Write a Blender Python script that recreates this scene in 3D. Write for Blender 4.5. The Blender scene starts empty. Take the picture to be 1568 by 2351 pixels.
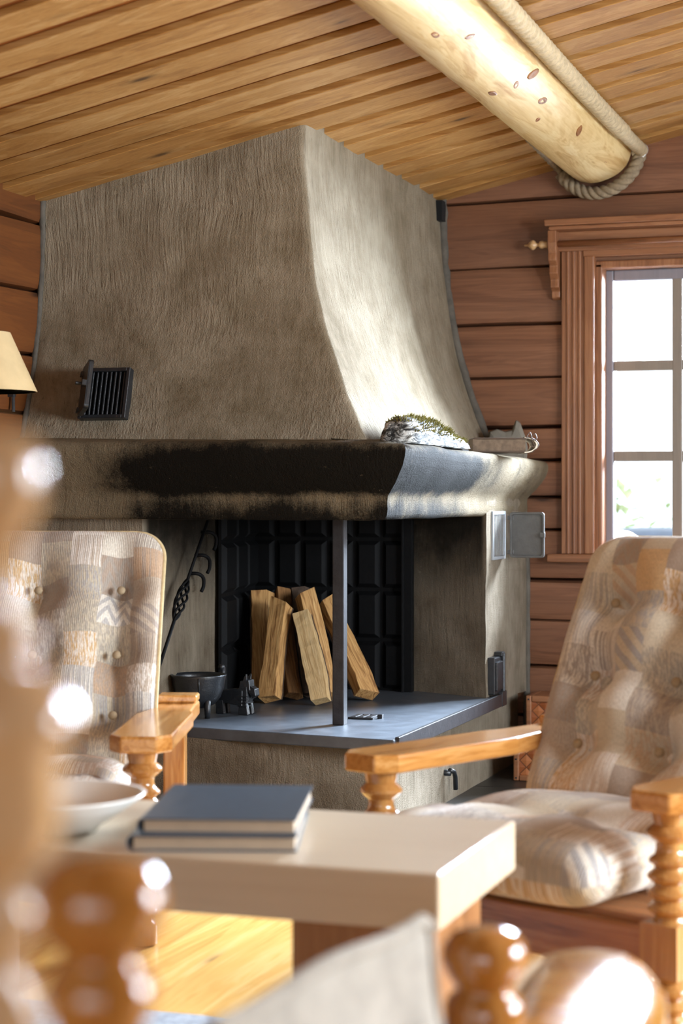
import bpy, bmesh, math, random
from mathutils.bvhtree import BVHTree
from mathutils import Vector, Matrix, noise as mnoise
random.seed(7)
S = bpy.context.scene
COL = S.collection
PI = math.pi

# ---------------------------------------------------------------- camera, world, light, exposure
F_PX, CAM_H = 4300.0, 1.1
YAW = math.atan(1446 / F_PX)
CA, SA = math.cos(YAW), math.sin(YAW)
cam_data = bpy.data.cameras.new('camera')
cam = bpy.data.objects.new('camera', cam_data)
COL.objects.link(cam)
cam.location = (0, 0, CAM_H)
cam.rotation_euler = (PI / 2, 0, YAW)
cam_data.sensor_width = 36
cam_data.lens = F_PX / 2351 * 36
cam_data.shift_y = -35.5 / 2351
cam_data.clip_start = 0.05
cam_data.dof.use_dof = True
cam_data.dof.focus_distance = 6.3
cam_data.dof.aperture_fstop = 2.9
cam_data.dof.aperture_blades = 0
S.camera = cam

S.view_settings.view_transform = 'Standard'
S.view_settings.look = 'None'
S.view_settings.gamma = 1.0
S.view_settings.exposure = 0.15
S.cycles.use_denoising = True
S.cycles.sample_clamp_indirect = 6.0

W = bpy.data.worlds.new('overcast_sky')
S.world = W
W.use_nodes = True
bg = W.node_tree.nodes['Background']
bg.inputs[0].default_value = (0.80, 0.90, 1.0, 1)
bg.inputs[1].default_value = 2.2


def area(name, loc, target, sx, sy, power, color, portal=False, spread=PI):
    d = bpy.data.lights.new(name, 'AREA')
    d.shape = 'RECTANGLE'
    d.size, d.size_y = sx, sy
    d.energy = power
    d.color = color
    d.spread = spread
    d.cycles.is_portal = portal
    o = bpy.data.objects.new(name, d)
    COL.objects.link(o)
    o.location = loc
    v = Vector(target) - Vector(loc)
    o.rotation_euler = v.to_track_quat('-Z', 'Y').to_euler()
    return o


YB, XL, XR, YR = 7.58, -3.07, 2.2, -2.6       # inner faces of the four walls
WIN = (-1.445, -0.30, 0.86, 2.03)              # back window opening x0 x1 z0 z1
RW = [(2.7, 4.1, 0.8, 2.1), (4.6, 5.9, 0.8, 2.1)]   # right wall windows y0 y1 z0 z1
BW = (-1.9, 1.6, 0.5, 2.2)                    # rear wall window
area('window_light_back', (-0.35, YB + 0.9, 2.20), (-1.6, 6.2, 0.5), 2.3, 1.45, 2700, (0.74, 0.86, 1.0), spread=math.radians(130))
for i, (y0, y1, z0, z1) in enumerate(RW):
    area('window_light_right', (XR + 0.35, (y0 + y1) / 2, (z0 + z1) / 2 + 0.1), (XR - 2, (y0 + y1) / 2, 1.0),
         y1 - y0, z1 - z0, (300, 120)[i], (0.84, 0.92, 1.0))
area('window_light_rear', ((BW[0] + BW[1]) / 2, YR - 0.3, (BW[2] + BW[3]) / 2), (-1.0, 5, 1.5),
     BW[1] - BW[0], BW[3] - BW[2], 42, (0.92, 0.96, 1.0))


# ---------------------------------------------------------------- view geometry helpers (real distances of the room)
def ray(px, py):
    u, v = (px - 784) / F_PX, (1140 - py) / F_PX
    return (u * CA - SA, u * SA + CA, v)


def onY(px, py, Y):
    d = ray(px, py); t = Y / d[1]
    return Vector((d[0] * t, Y, CAM_H + d[2] * t))


def onX(px, py, X):
    d = ray(px, py); t = X / d[0]
    return Vector((X, d[1] * t, CAM_H + d[2] * t))


def cw(xc, zc, z=0.0):
    """a point given by its sideways and forward distance from the viewer"""
    return Vector((xc * CA - zc * SA, xc * SA + zc * CA, z))


def ceil_z(x):
    return 2.341 + 0.217 * (x + 2.09)


# ---------------------------------------------------------------- mesh helpers
class MB:
    def __init__(self):
        self.bm = bmesh.new()
        self.uv = None

    def mesh(self, verts, faces):
        vs = [self.bm.verts.new(v) for v in verts]
        out = []
        for f in faces:
            try:
                out.append(self.bm.faces.new([vs[i] for i in f]))
            except ValueError:
                pass
        return vs

    def box(self, lo, hi, M=None):
        x0, y0, z0 = lo; x1, y1, z1 = hi
        v = [(x0, y0, z0), (x1, y0, z0), (x1, y1, z0), (x0, y1, z0), (x0, y0, z1), (x1, y0, z1), (x1, y1, z1), (x0, y1, z1)]
        if M is not None:
            v = [M @ Vector(p) for p in v]
        return self.mesh(v, [(0, 3, 2, 1), (4, 5, 6, 7), (0, 1, 5, 4), (1, 2, 6, 5), (2, 3, 7, 6), (3, 0, 4, 7)])

    def prism(self, poly, z0, z1, M=None):
        n = len(poly)
        v = [Vector((x, y, z0)) for x, y in poly] + [Vector((x, y, z1)) for x, y in poly]
        if M is not None:
            v = [M @ p for p in v]
        f = [tuple(range(n - 1, -1, -1)), tuple(range(n, 2 * n))]
        f += [(i, (i + 1) % n, n + (i + 1) % n, n + i) for i in range(n)]
        return self.mesh(v, f)

    def lathe(self, prof, M=None, seg=32):
        """prof: (radius, z) list from bottom to top"""
        rings, verts, faces = [], [], []
        for r, z in prof:
            if r < 1e-5:
                rings.append([len(verts)]); verts.append(Vector((0, 0, z)))
            else:
                rings.append(list(range(len(verts), len(verts) + seg)))
                verts += [Vector((r * math.cos(2 * PI * k / seg), r * math.sin(2 * PI * k / seg), z)) for k in range(seg)]
        for a, b in zip(rings, rings[1:]):
            for k in range(seg):
                k2 = (k + 1) % seg
                if len(a) == 1 and len(b) == 1:
                    continue
                if len(a) == 1:
                    faces.append((a[0], b[k2], b[k]))
                elif len(b) == 1:
                    faces.append((a[k], a[k2], b[0]))
                else:
                    faces.append((a[k], a[k2], b[k2], b[k]))
        if len(rings[0]) > 1:
            faces.append(tuple(reversed(rings[0])))
        if len(rings[-1]) > 1:
            faces.append(tuple(rings[-1]))
        if M is not None:
            verts = [M @ v for v in verts]
        return self.mesh(verts, faces)

    def tube(self, pts, r, seg=12, rfun=None):
        """round tube along points; rfun(i, ang, base) may change the radius"""
        pts = [Vector(p) for p in pts]
        n = len(pts)
        verts, faces = [], []
        up = None
        for i, p in enumerate(pts):
            t = (pts[min(i + 1, n - 1)] - pts[max(i - 1, 0)]).normalized()
            if up is None:
                up = Vector((0, 0, 1)) if abs(t.z) < 0.9 else Vector((1, 0, 0))
            a = (up - t * up.dot(t)).normalized(); up = a
            b = t.cross(a)
            for k in range(seg):
                an = 2 * PI * k / seg
                rr = r if rfun is None else rfun(i, an, r)
                verts.append(p + a * (rr * math.cos(an)) + b * (rr * math.sin(an)))
        for i in range(n - 1):
            for k in range(seg):
                k2 = (k + 1) % seg
                faces.append((i * seg + k, i * seg + k2, (i + 1) * seg + k2, (i + 1) * seg + k))
        faces.append(tuple(range(seg - 1, -1, -1)))
        faces.append(tuple(range((n - 1) * seg, n * seg)))
        return self.mesh(verts, faces)

    def hull(self, pts):
        vs = [self.bm.verts.new(p) for p in pts]
        bmesh.ops.convex_hull(self.bm, input=vs)

    def grid(self, rows, close=False):
        n, m = len(rows), len(rows[0])
        verts = [Vector(p) for r in rows for p in r]
        faces = []
        for i in range(n - 1):
            for j in range(m if close else m - 1):
                j2 = (j + 1) % m
                faces.append((i * m + j, i * m + j2, (i + 1) * m + j2, (i + 1) * m + j))
        return self.mesh(verts, faces)

    def cut(self, n):
        """subdivide long edges so that the surface can be made uneven"""
        for _ in range(8):
            e = [e for e in self.bm.edges if e.calc_length() > n]
            if not e:
                break
            bmesh.ops.subdivide_edges(self.bm, edges=e, cuts=1, use_grid_fill=True)
        return self

    def wobble(self, amp, freq, lim=None):
        for v in self.bm.verts:
            if lim and not lim(v.co):
                continue
            v.co += mnoise.noise_vector(v.co * freq) * amp + mnoise.noise_vector(v.co * freq * 3.1) * amp * 0.35
        return self

    def build(self, name, mat, parent=None, smooth=False, bevel=0.0, seg=2, auto=None, weld=False):
        bm = self.bm
        if weld:
            bmesh.ops.remove_doubles(bm, verts=bm.verts, dist=1e-5)
        bm.normal_update()
        bmesh.ops.recalc_face_normals(bm, faces=bm.faces)
        me = bpy.data.meshes.new(name)
        bm.to_mesh(me); bm.free()
        o = bpy.data.objects.new(name, me)
        COL.objects.link(o)
        if mat:
            me.materials.append(mat)
        if smooth:
            for p in me.polygons:
                p.use_smooth = True
        if auto is not None:
            lim = math.radians(auto)
            me.shade_smooth() if hasattr(me, 'shade_smooth') else None
            try:
                me.set_sharp_from_angle(angle=lim)
            except Exception:
                pass
        if bevel:
            b = o.modifiers.new('bevel', 'BEVEL')
            b.width = bevel; b.segments = seg; b.limit_method = 'ANGLE'; b.angle_limit = math.radians(40)
        if parent is not None:
            o.parent = parent
        return o


def empty(name, loc=(0, 0, 0), rz=0.0):
    o = bpy.data.objects.new(name, None)
    o.empty_display_size = 0.1
    COL.objects.link(o)
    o.location = loc
    o.rotation_euler = (0, 0, rz)
    return o


def tag(o, label=None, cat=None, group=None, kind=None):
    if label: o['label'] = label
    if cat: o['category'] = cat
    if group: o['group'] = group
    if kind: o['kind'] = kind
    return o


def copy_tree(o, parent=None):
    c = o.copy(); COL.objects.link(c)
    c.parent = parent
    for ch in [x for x in COL.objects if x.parent == o]:
        copy_tree(ch, c)
    return c


def T(x, y, z):
    return Matrix.Translation((x, y, z))


def R(a, ax):
    return Matrix.Rotation(a, 4, ax)


def bez(pts, n):
    """smooth curve through points (Catmull-Rom)"""
    pts = [Vector(p) for p in pts]
    P = [pts[0] * 2 - pts[1]] + pts + [pts[-1] * 2 - pts[-2]]
    out = []
    m = len(pts) - 1
    for i in range(n + 1):
        u = i / n * m
        k = min(int(u), m - 1); t = u - k
        a, b, c, d = P[k], P[k + 1], P[k + 2], P[k + 3]
        out.append(0.5 * ((2 * b) + (c - a) * t + (2 * a - 5 * b + 4 * c - d) * t * t + (3 * b - a - 3 * c + d) * t ** 3))
    return out


# ---------------------------------------------------------------- material helpers
def lin(h):
    h = h.lstrip('#')
    c = [int(h[i:i + 2], 16) / 255 for i in (0, 2, 4)]
    return tuple(x / 12.92 if x <= 0.04045 else ((x + 0.055) / 1.055) ** 2.4 for x in c) + (1.0,)


class NT:
    def __init__(self, name):
        self.m = bpy.data.materials.new(name)
        self.m.use_nodes = True
        self.t = self.m.node_tree
        self.t.nodes.clear()
        self.out = self.t.nodes.new('ShaderNodeOutputMaterial')
        self.tc = self.t.nodes.new('ShaderNodeTexCoord')
        self.obj = self.tc.outputs['Object']
        self.uv = self.tc.outputs['UV']

    def put(self, sock, v):
        if hasattr(v, 'is_output') or isinstance(v, bpy.types.NodeSocket):
            self.t.links.new(v, sock)
        else:
            sock.default_value = v

    def node(self, typ, ins=(), **props):
        n = self.t.nodes.new(typ)
        for k, v in props.items():
            setattr(n, k, v)
        items = ins.items() if isinstance(ins, dict) else enumerate(ins)
        for k, v in items:
            if v is not None:
                self.put(n.inputs[k], v)
        return n

    def math(self, op, a, b=None, c=None, clamp=False):
        return self.node('ShaderNodeMath', (a, b, c), operation=op, use_clamp=clamp).outputs[0]

    def mul(self, a, b): return self.math('MULTIPLY', a, b)
    def add(self, a, b): return self.math('ADD', a, b)

    def vmul(self, v, s):
        return self.node('ShaderNodeVectorMath', (v, s), operation='MULTIPLY').outputs[0]

    def vadd(self, v, s):
        return self.node('ShaderNodeVectorMath', (v, s), operation='ADD').outputs[0]

    def noise(self, vec, scale, detail=3, rough=0.55, dist=0.0, color=False):
        n = self.node('ShaderNodeTexNoise', {'Vector': vec, 'Scale': scale, 'Detail': detail, 'Roughness': rough, 'Distortion': dist})
        return n.outputs['Color' if color else 'Fac']

    def voro(self, vec, scale, feature='F1', rand=1.0):
        return self.node('ShaderNodeTexVoronoi', {'Vector': vec, 'Scale': scale, 'Randomness': rand}, feature=feature)

    def ramp(self, f, stops, interp='LINEAR'):
        n = self.node('ShaderNodeValToRGB', (f,))
        n.color_ramp.interpolation = interp
        e = n.color_ramp.elements
        while len(e) < len(stops):
            e.new(0.5)
        for el, (p, c) in zip(e, stops):
            el.position = p
            el.color = c if isinstance(c, tuple) else (c, c, c, 1)
        return n.outputs[0]

    def mix(self, f, a, b, blend='MIX'):
        n = self.node('ShaderNodeMix', data_type='RGBA', blend_type=blend)
        self.put(n.inputs[0], f); self.put(n.inputs[6], a); self.put(n.inputs[7], b)
        return n.outputs[2]

    def sep(self, v):
        return self.node('ShaderNodeSeparateXYZ', (v,)).outputs

    def comb(self, x, y, z):
        return self.node('ShaderNodeCombineXYZ', (x, y, z)).outputs[0]

    def smooth(self, v, a, b):
        n = self.node('ShaderNodeMapRange', (v, a, b, 0.0, 1.0), interpolation_type='SMOOTHSTEP', clamp=True)
        return n.outputs[0]

    def white(self, v):
        return self.node('ShaderNodeTexWhiteNoise', {'Vector': v}, noise_dimensions='3D').outputs

    def bump(self, h, strength=0.4, dist=0.01, normal=None):
        return self.node('ShaderNodeBump', {'Height': h, 'Strength': strength, 'Distance': dist, 'Normal': normal}).outputs[0]

    def done(self, base, rough=0.5, normal=None, **kw):
        b = self.node('ShaderNodeBsdfPrincipled')
        self.put(b.inputs['Base Color'], base)
        self.put(b.inputs['Roughness'], rough)
        if normal is not None:
            self.put(b.inputs['Normal'], normal)
        for k, v in kw.items():
            self.put(b.inputs[k.replace('_', ' ')], v)
        self.t.links.new(b.outputs[0], self.out.inputs[0])
        return self.m


def plain(name, hexc, rough=0.5, metal=0.0, bump=0.0, bscale=60, vary=0.12, **kw):
    n = NT(name)
    f = n.noise(n.obj, bscale * 0.25, 4)
    c = lin(hexc)
    lo = tuple(x * (1 - vary) for x in c[:3]) + (1,)
    hi = tuple(min(1, x * (1 + vary)) for x in c[:3]) + (1,)
    col = n.ramp(f, [(0.3, lo), (0.7, hi)])
    nm = n.bump(n.noise(n.obj, bscale, 5), bump, 0.004) if bump else None
    return n.done(col, rough, nm, Metallic=metal, **kw)


def wood(name, dark, mid, light, axis=0, rough=0.4, board=None, knots=0.5, kscale=1.0, contrast=1.0, coat=0.0, bump=0.15,
         along=1.0, across=1.0, boardvar=0.25, spread=(0.3, 0.5, 0.72), spec=0.5):
    n = NT(name)
    co = n.obj
    bright = None
    if board:
        ax, pitch, off = board
        s = n.sep(co)
        idn = n.math('FLOOR', n.math('DIVIDE', n.math('SUBTRACT', s[ax], off), pitch))
        rnd = n.white(n.comb(idn, 3.3, 7.7))
        col = n.node('ShaderNodeSeparateColor', (rnd[1],)).outputs
        shift = [0.0, 0.0, 0.0]
        shift[axis] = n.mul(col[0], 23.0)
        other = [k for k in range(3) if k != axis]
        shift[other[0]] = n.mul(col[1], 9.0); shift[other[1]] = n.mul(col[2], 5.0)
        co = n.vadd(co, n.comb(*shift))
        bright = col[1]
    sc = [13.0 * across] * 3; sc[axis] = 0.9 * along
    v1 = n.vmul(co, tuple(sc))
    g = n.noise(v1, 1.0, 4, 0.6, 1.2)
    sc2 = [120.0 * across] * 3; sc2[axis] = 3.0 * along
    fine = n.noise(n.vmul(co, tuple(sc2)), 1.0, 3, 0.6, 0.3)
    # ring figure
    ring = n.math('SINE', n.mul(g, 46.0))
    f = n.add(n.add(n.mul(g, 0.62), n.mul(fine, 0.30)), n.mul(ring, 0.05 * contrast))
    f = n.add(n.mul(n.math('SUBTRACT', f, 0.46), contrast), 0.5)
    c = n.ramp(f, [(spread[0], lin(dark)), (spread[1], lin(mid)), (spread[2], lin(light))])
    if bright is not None:
        k = n.add(n.mul(bright, boardvar), 1.0 - boardvar * 0.6)
        c = n.mix(1.0, c, n.comb(k, k, k), 'MULTIPLY')
    if knots > 0:
        ks = [7.5 * kscale] * 3; ks[axis] = 2.6 * kscale
        kv = n.vadd(n.vmul(co, tuple(ks)), n.vmul(n.noise(co, 9.0, 2, color=True), (0.12, 0.12, 0.12)))
        vo = n.voro(kv, 1.0)
        vc = n.node('ShaderNodeSeparateColor', (vo.outputs['Color'],)).outputs
        on = n.math('GREATER_THAN', vc[0], 1.0 - knots)
        size = n.add(n.mul(vc[1], 0.9), 0.5)
        d = n.math('DIVIDE', vo.outputs['Distance'], size)
        km = n.mul(n.ramp(d, [(0.0, 0.95), (0.05, 0.85), (0.085, 0.45), (0.15, 0.12), (0.24, 0.0)]), on)
        kd = tuple(x * 0.22 for x in lin(dark)[:3]) + (1,)
        c = n.mix(km, c, kd)
    nm = n.bump(n.add(fine, n.mul(g, 0.4)), bump, 0.004)
    kw = {'Coat_Weight': coat, 'Coat_Roughness': 0.12} if coat else {}
    kw['Specular_IOR_Level'] = spec
    return n.done(c, rough, nm, **kw)


def plaster(name, base_a, base_b, soot=None, strokes=1.0):
    """trowelled lime plaster; soot: function (n, xyz) -> mask socket"""
    n = NT(name)
    co = n.obj
    big = n.noise(co, 1.7, 3, 0.6)
    mid = n.noise(co, 7.0, 5, 0.65)
    warp = n.vmul(n.vadd(n.noise(co, 2.2, 2, color=True), (-0.5, -0.5, -0.5)), (0.10, 0.10, 0.03))
    wco = n.vadd(co, warp)
    st = n.noise(n.vmul(wco, (62.0, 62.0, 3.4)), 1.0, 4, 0.65)
    st2 = n.noise(n.vmul(wco, (150.0, 150.0, 9.0)), 1.0, 2, 0.6)
    grit = n.noise(co, 210.0, 3, 0.7)
    f = n.add(n.add(n.mul(big, 0.45), n.mul(mid, 0.4)), n.mul(st, 0.22))
    c = n.ramp(f, [(0.40, lin(base_a)), (0.64, lin(base_b))])
    # dark pits scratched along the strokes
    pit = n.ramp(st2, [(0.28, 0.0), (0.40, 1.0)])
    c = n.mix(n.mul(n.math('SUBTRACT', 1.0, pit), 0.35), c, lin('#3a3026'))
    rough = 0.85
    if soot:
        m = soot(n, n.sep(co), mid, st, grit)
        flake = n.ramp(n.noise(co, 34.0, 4, 0.7), [(0.66, 0.0), (0.73, 0.5)])
        m = n.math('SUBTRACT', m, n.mul(flake, 0.6), clamp=True)
        c = n.mix(m, c, lin('#14120f'))
    patch = n.ramp(big, [(0.42, 0.15), (0.60, 1.0)])
    h = n.add(n.add(n.mul(n.mul(st, patch), 1.0 * strokes), n.mul(n.mul(st2, patch), 0.35 * strokes)), n.add(n.mul(grit, 0.42), n.mul(mid, 0.5)))
    return n.done(c, rough, n.bump(h, 1.0, 0.016), Specular_IOR_Level=0.06)


def fabric(name, cell=0.088, palette=None, bump=0.5):
    n = NT(name)
    s = n.sep(n.uv)
    wob = n.mul(n.math('SUBTRACT', n.noise(n.uv, 9.0, 2), 0.5), 0.012)
    u = n.add(s[0], wob); v = n.add(s[1], wob)
    ci = n.math('FLOOR', n.math('DIVIDE', u, cell))
    r0 = n.white(n.comb(ci, 1.5, 0.5))
    vv = n.add(v, n.mul(r0[0], 0.3))
    hh = n.add(n.mul(n.white(n.comb(ci, 8.5, 2.5))[0], 0.03), cell * 0.92)
    ri = n.math('FLOOR', n.math('DIVIDE', vv, hh))
    fu = n.math('FRACT', n.math('DIVIDE', u, cell)); fv = n.math('FRACT', n.math('DIVIDE', vv, hh))
    rn = n.white(n.comb(ci, ri, 4.2))
    rc = n.node('ShaderNodeSeparateColor', (rn[1],)).outputs
    pal = palette or ['#dfd9cd', '#c6b9a2', '#cfae82', '#b9aa99', '#d8d1c3', '#c8bca6', '#e6e1d8', '#aa998a', '#cfc4ae']
    k = len(pal)
    base = n.ramp(rn[0], [(i / k, lin(c)) for i, c in enumerate(pal)], 'CONSTANT')
    alt = n.ramp(rc[0], [(i / 5, lin(c)) for i, c in enumerate(['#9d9c9f', '#efeae2', '#968b83', '#c0a183', '#a49d94'])], 'CONSTANT')
    # figures woven into a patch
    rib = n.math('SINE', n.mul(u, 2 * PI / 0.0052))
    dash = n.noise(n.comb(n.mul(u, 330.0), n.mul(v, 46.0), rc[0]), 1.0, 2, 0.6)
    m_dash = n.ramp(dash, [(0.46, 0.0), (0.52, 1.0)])
    m_rib = n.ramp(n.noise(n.comb(n.mul(u, 260.0), n.mul(v, 5.0), 2.0), 1.0, 2), [(0.45, 0.0), (0.55, 1.0)])
    diag = n.math('GREATER_THAN', n.math('SINE', n.mul(n.add(n.mul(fu, 0.7), fv), 15.0)), 0.0)
    zig = n.math('ADD', n.mul(n.math('ABSOLUTE', n.math('SUBTRACT', n.math('FRACT', n.mul(fu, 2.0)), 0.5)), 0.9), fv)
    zigm = n.math('GREATER_THAN', n.math('SINE', n.mul(zig, 14.0)), 0.1)
    kind = rc[1]
    def pick(lo, hi, m, amt):
        w = n.mul(n.math('GREATER_THAN', kind, lo), n.math('LESS_THAN', kind, hi))
        return n.mul(n.mul(w, m), amt)
    col = n.mix(pick(0.0, 0.32, m_dash, 0.75), base, alt)
    col = n.mix(pick(0.32, 0.62, m_rib, 0.8), col, alt)
    col = n.mix(pick(0.62, 0.67, diag, 0.8), col, alt)
    col = n.mix(pick(0.72, 0.77, zigm, 0.7), col, alt)
    speck = n.noise(n.comb(n.mul(u, 400.0), n.mul(v, 120.0), 0.0), 1.0, 2)
    col = n.mix(n.ramp(speck, [(0.35, 0.35), (0.6, 0.0)]), col, lin('#7b6a58'))
    h = n.add(n.add(n.mul(rib, 0.25), n.mul(speck, 0.9)), n.mul(dash, 0.5))
    return n.done(col, 0.92, n.bump(h, bump, 0.003), Sheen_Weight=0.25, Sheen_Roughness=0.5, Specular_IOR_Level=0.15)


M = {}
M['ceiling'] = wood('ceiling_pine', '#865929', '#a87b42', '#c19b66', axis=0, rough=0.5, spec=0.4, board=(1, 0.236, 4.80), knots=0.6, contrast=0.9, boardvar=0.22)
M['ceiling_back'] = wood('shaded_backing_pine', '#6a3814', '#82481c', '#965c2a', axis=0, rough=0.5, board=(1, 0.236, 4.9), knots=0.3)  # backing pine darkened to paint shade into the gaps between boards
M['wall_back'] = wood('red_brown_log_back', '#5a3622', '#784f36', '#8c6045', axis=0, rough=0.5, board=(2, 0.22, 0.03), knots=0.6, kscale=1.0, contrast=0.8)
M['wall_left'] = wood('red_brown_log_side', '#4a280c', '#633613', '#77461c', axis=1, rough=0.5, board=(2, 0.22, 0.03), knots=0.35, kscale=0.62, contrast=0.8)
M['casing'] = wood('window_casing_pine', '#6e452c', '#8a5b3c', '#a0704e', axis=2, rough=0.38, knots=0.3, kscale=0.8)
M['casing_x'] = wood('window_casing_pine_level', '#6e452c', '#8a5b3c', '#a0704e', axis=0, rough=0.38, knots=0.2, kscale=0.8)
M['sash'] = wood('window_sash_glare', '#6d6a72', '#7f7c84', '#908c92', axis=2, rough=0.4, knots=0.0, contrast=0.4)  # grey-blue window glare put into the sash colour
M['muntin'] = wood('window_muntin_wood', '#6f675f', '#81786e', '#91887c', axis=2, rough=0.4, knots=0.0, contrast=0.5)  # brown-tan wood greyed, carrying some of the window glare in its colour
M['floor'] = wood('floor_pine', '#c68a3e', '#dfae60', '#ebc686', axis=1, rough=0.32, spec=0.3, board=(0, 0.155, 0.0), knots=0.6, contrast=1.0, coat=0.08, boardvar=0.25)
M['log'] = wood('peeled_log', '#b0874c', '#d4b882', '#e5d3a6', axis=1, rough=0.55, spec=0.3, knots=0.35, kscale=0.55, contrast=1.0, across=0.6)
M['pine'] = wood('varnished_pine_along', '#925a22', '#b97f40', '#cf9c60', axis=1, rough=0.22, knots=0.3, contrast=1.1, coat=0.5, along=1.5)
M['pine_z'] = wood('varnished_pine_turned', '#8a5628', '#ad7840', '#c6985f', axis=2, rough=0.2, knots=0.0, contrast=1.0, coat=0.6)
M['pine_x'] = wood('varnished_pine_across', '#7c482a', '#a26a42', '#b98459', axis=0, rough=0.25, knots=0.2, contrast=1.0, coat=0.4)
M['antique_lit'] = wood('lit_turned_birch', '#a67c50', '#c29a70', '#d6b48e', axis=2, rough=0.2, knots=0.0, contrast=0.7, coat=0.6)  # paler copy of the turned birch, window highlight painted into the tall posts
M['antique'] = wood('old_turned_birch', '#8a5520', '#a86d30', '#c08c50', axis=2, rough=0.16, knots=0.0, contrast=0.8, coat=0.8)
M['seatwood'] = wood('polished_seat', '#a8661c', '#c78a38', '#d8a85c', axis=0, rough=0.18, knots=0.0, contrast=1.0, coat=0.9)
M['oak'] = wood('limed_oak', '#bfac92', '#cbbaa1', '#d6c7b1', axis=0, rough=0.36, knots=0.0, contrast=0.6, coat=0.15)
M['oak_brown'] = wood('brown_oak', '#7c5230', '#96673f', '#a87b50', axis=2, rough=0.4, knots=0.2, contrast=0.8)
M['firewood'] = wood('split_birch', '#7d5428', '#b48750', '#c9a169', axis=2, rough=0.75, knots=0.15, kscale=1.6, contrast=1.4, bump=0.6, along=2.0)
M['firewood_pale'] = wood('pale_split_birch', '#a07c4c', '#c9a876', '#dcc196', axis=2, rough=0.75, knots=0.05, contrast=1.0, bump=0.5, along=2.0)
M['firewood_dark'] = wood('dark_split_birch', '#5a3a1c', '#835a30', '#a07546', axis=2, rough=0.8, knots=0.1, contrast=1.3, bump=0.6, along=2.0)  # darker tone of split birch for one log
M['bark'] = plain('dark_bark', '#4a382a', 0.9, bump=0.9, bscale=70, vary=0.5)
M['iron'] = plain('cast_iron', '#1f2124', 0.36, bump=0.25, bscale=120, vary=0.25, Specular_IOR_Level=0.6)
M['iron_soot'] = plain('sooty_iron', '#060607', 0.7, Specular_IOR_Level=0.18, bump=0.3, bscale=90, vary=0.3)
M['steel'] = plain('dark_steel', '#2f2e30', 0.4, metal=0.35, bump=0.2, bscale=110, vary=0.25)
M['ventgrey'] = plain('grey_cast_vent', '#5d5c5a', 0.42, metal=0.4, bump=0.2, bscale=120)
M['black'] = plain('black_void', '#050505', 0.9)  # flat black that paints the unlit depth of hood and vents
M['slab'] = plain('soapstone', '#50555c', 0.36, bump=0.15, bscale=60, vary=0.25)
M['slate'] = plain('slate_floor', '#2b2926', 0.4, bump=0.15, bscale=30, vary=0.3)
M['mortar'] = plain('grey_mortar', '#565047', 0.9, bump=0.8, bscale=70, vary=0.3)
M['pages'] = plain('book_pages', '#b8a48c', 0.8, vary=0.08)
M['cover'] = plain('dark_blue_cloth', '#46525f', 0.3, bump=0.1, bscale=200, vary=0.15)
M['ceramic'] = plain('white_ceramic', '#e9e6df', 0.25, vary=0.03)
M['shade'] = plain('lamp_shade_parchment', '#cdb588', 0.8, vary=0.08, Transmission_Weight=0.0)
M['stone'] = plain('grey_stone', '#6d675c', 0.8, bump=0.5, bscale=30, vary=0.3)
M['rug'] = plain('grey_rug', '#9aa0a8', 0.95, bump=0.8, bscale=220, vary=0.25)
M['wool'] = plain('wool_tape', '#c9b48a', 0.9, bump=0.4, bscale=200, vary=0.15)
M['rope'] = plain('hemp_rope', '#8a7a63', 0.9, bump=0.5, bscale=260, vary=0.2)
M['ropewrap'] = plain('whipped_cord', '#b9a684', 0.85, bump=0.5, bscale=260, vary=0.2)
M['moss'] = plain('moss', '#6b6428', 0.95, bump=1.0, bscale=160, vary=0.5)
M['leather'] = plain('book_leather', '#4c3a2c', 0.6, bump=0.2, bscale=120)
M['birchpaper'] = plain('birch_bark_paper', '#e2d8c4', 0.6, bump=0.2, bscale=60, vary=0.2)
M['button'] = plain('covered_button', '#a08d70', 0.8, bump=0.3, bscale=250)
M['fabric'] = fabric('patchwork_upholstery')
M['drape'] = plain('faded_cover_cloth', '#a8a196', 0.95, bump=0.4, bscale=120, vary=0.14)
M['leaf'] = plain('pale_leaf', '#b3c496', 0.7, vary=0.4)
M['twig'] = plain('grey_twig', '#7d7468', 0.9)
M['ground'] = plain('pale_heath', '#b7b98f', 0.95, vary=0.3, bscale=4)
M['tarp'] = plain('wet_blue_grey_cover', '#3c4c60', 0.3, bump=0.2, bscale=40, vary=0.3)


def weave():
    n = NT('woven_birch_bark')
    s = n.sep(n.obj)
    p = n.add(s[0], n.mul(s[1], 0.6))
    a = n.mul(n.add(p, s[2]), 1 / 0.052); b = n.mul(n.math('SUBTRACT', p, s[2]), 1 / 0.052)
    fa = n.math('ABSOLUTE', n.math('SUBTRACT', n.math('FRACT', a), 0.5)); fb = n.math('ABSOLUTE', n.math('SUBTRACT', n.math('FRACT', b), 0.5))
    par = n.math('MODULO', n.math('ABSOLUTE', n.add(n.math('FLOOR', a), n.math('FLOOR', b))), 2.0)
    e = n.math('MAXIMUM', fa, fb)
    col = n.mix(par, lin('#8a4a22'), lin('#a6653a'))
    col = n.mix(n.ramp(e, [(0.42, 0.0), (0.5, 0.85)]), col, lin('#2a140a'))
    return n.done(col, 0.5, n.bump(n.math('SUBTRACT', 0.5, e), 0.6, 0.01))


def wicker():
    n = NT('pale_wicker')
    s = n.sep(n.obj)
    w = n.noise(n.vmul(n.obj, (30.0, 30.0, 190.0)), 1.0, 3, 0.6, 0.8)
    col = n.ramp(w, [(0.36, lin('#5f4634')), (0.5, lin('#b79c80')), (0.7, lin('#e6d9c6'))])
    return n.done(col, 0.6, n.bump(w, 0.9, 0.01))


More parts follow.
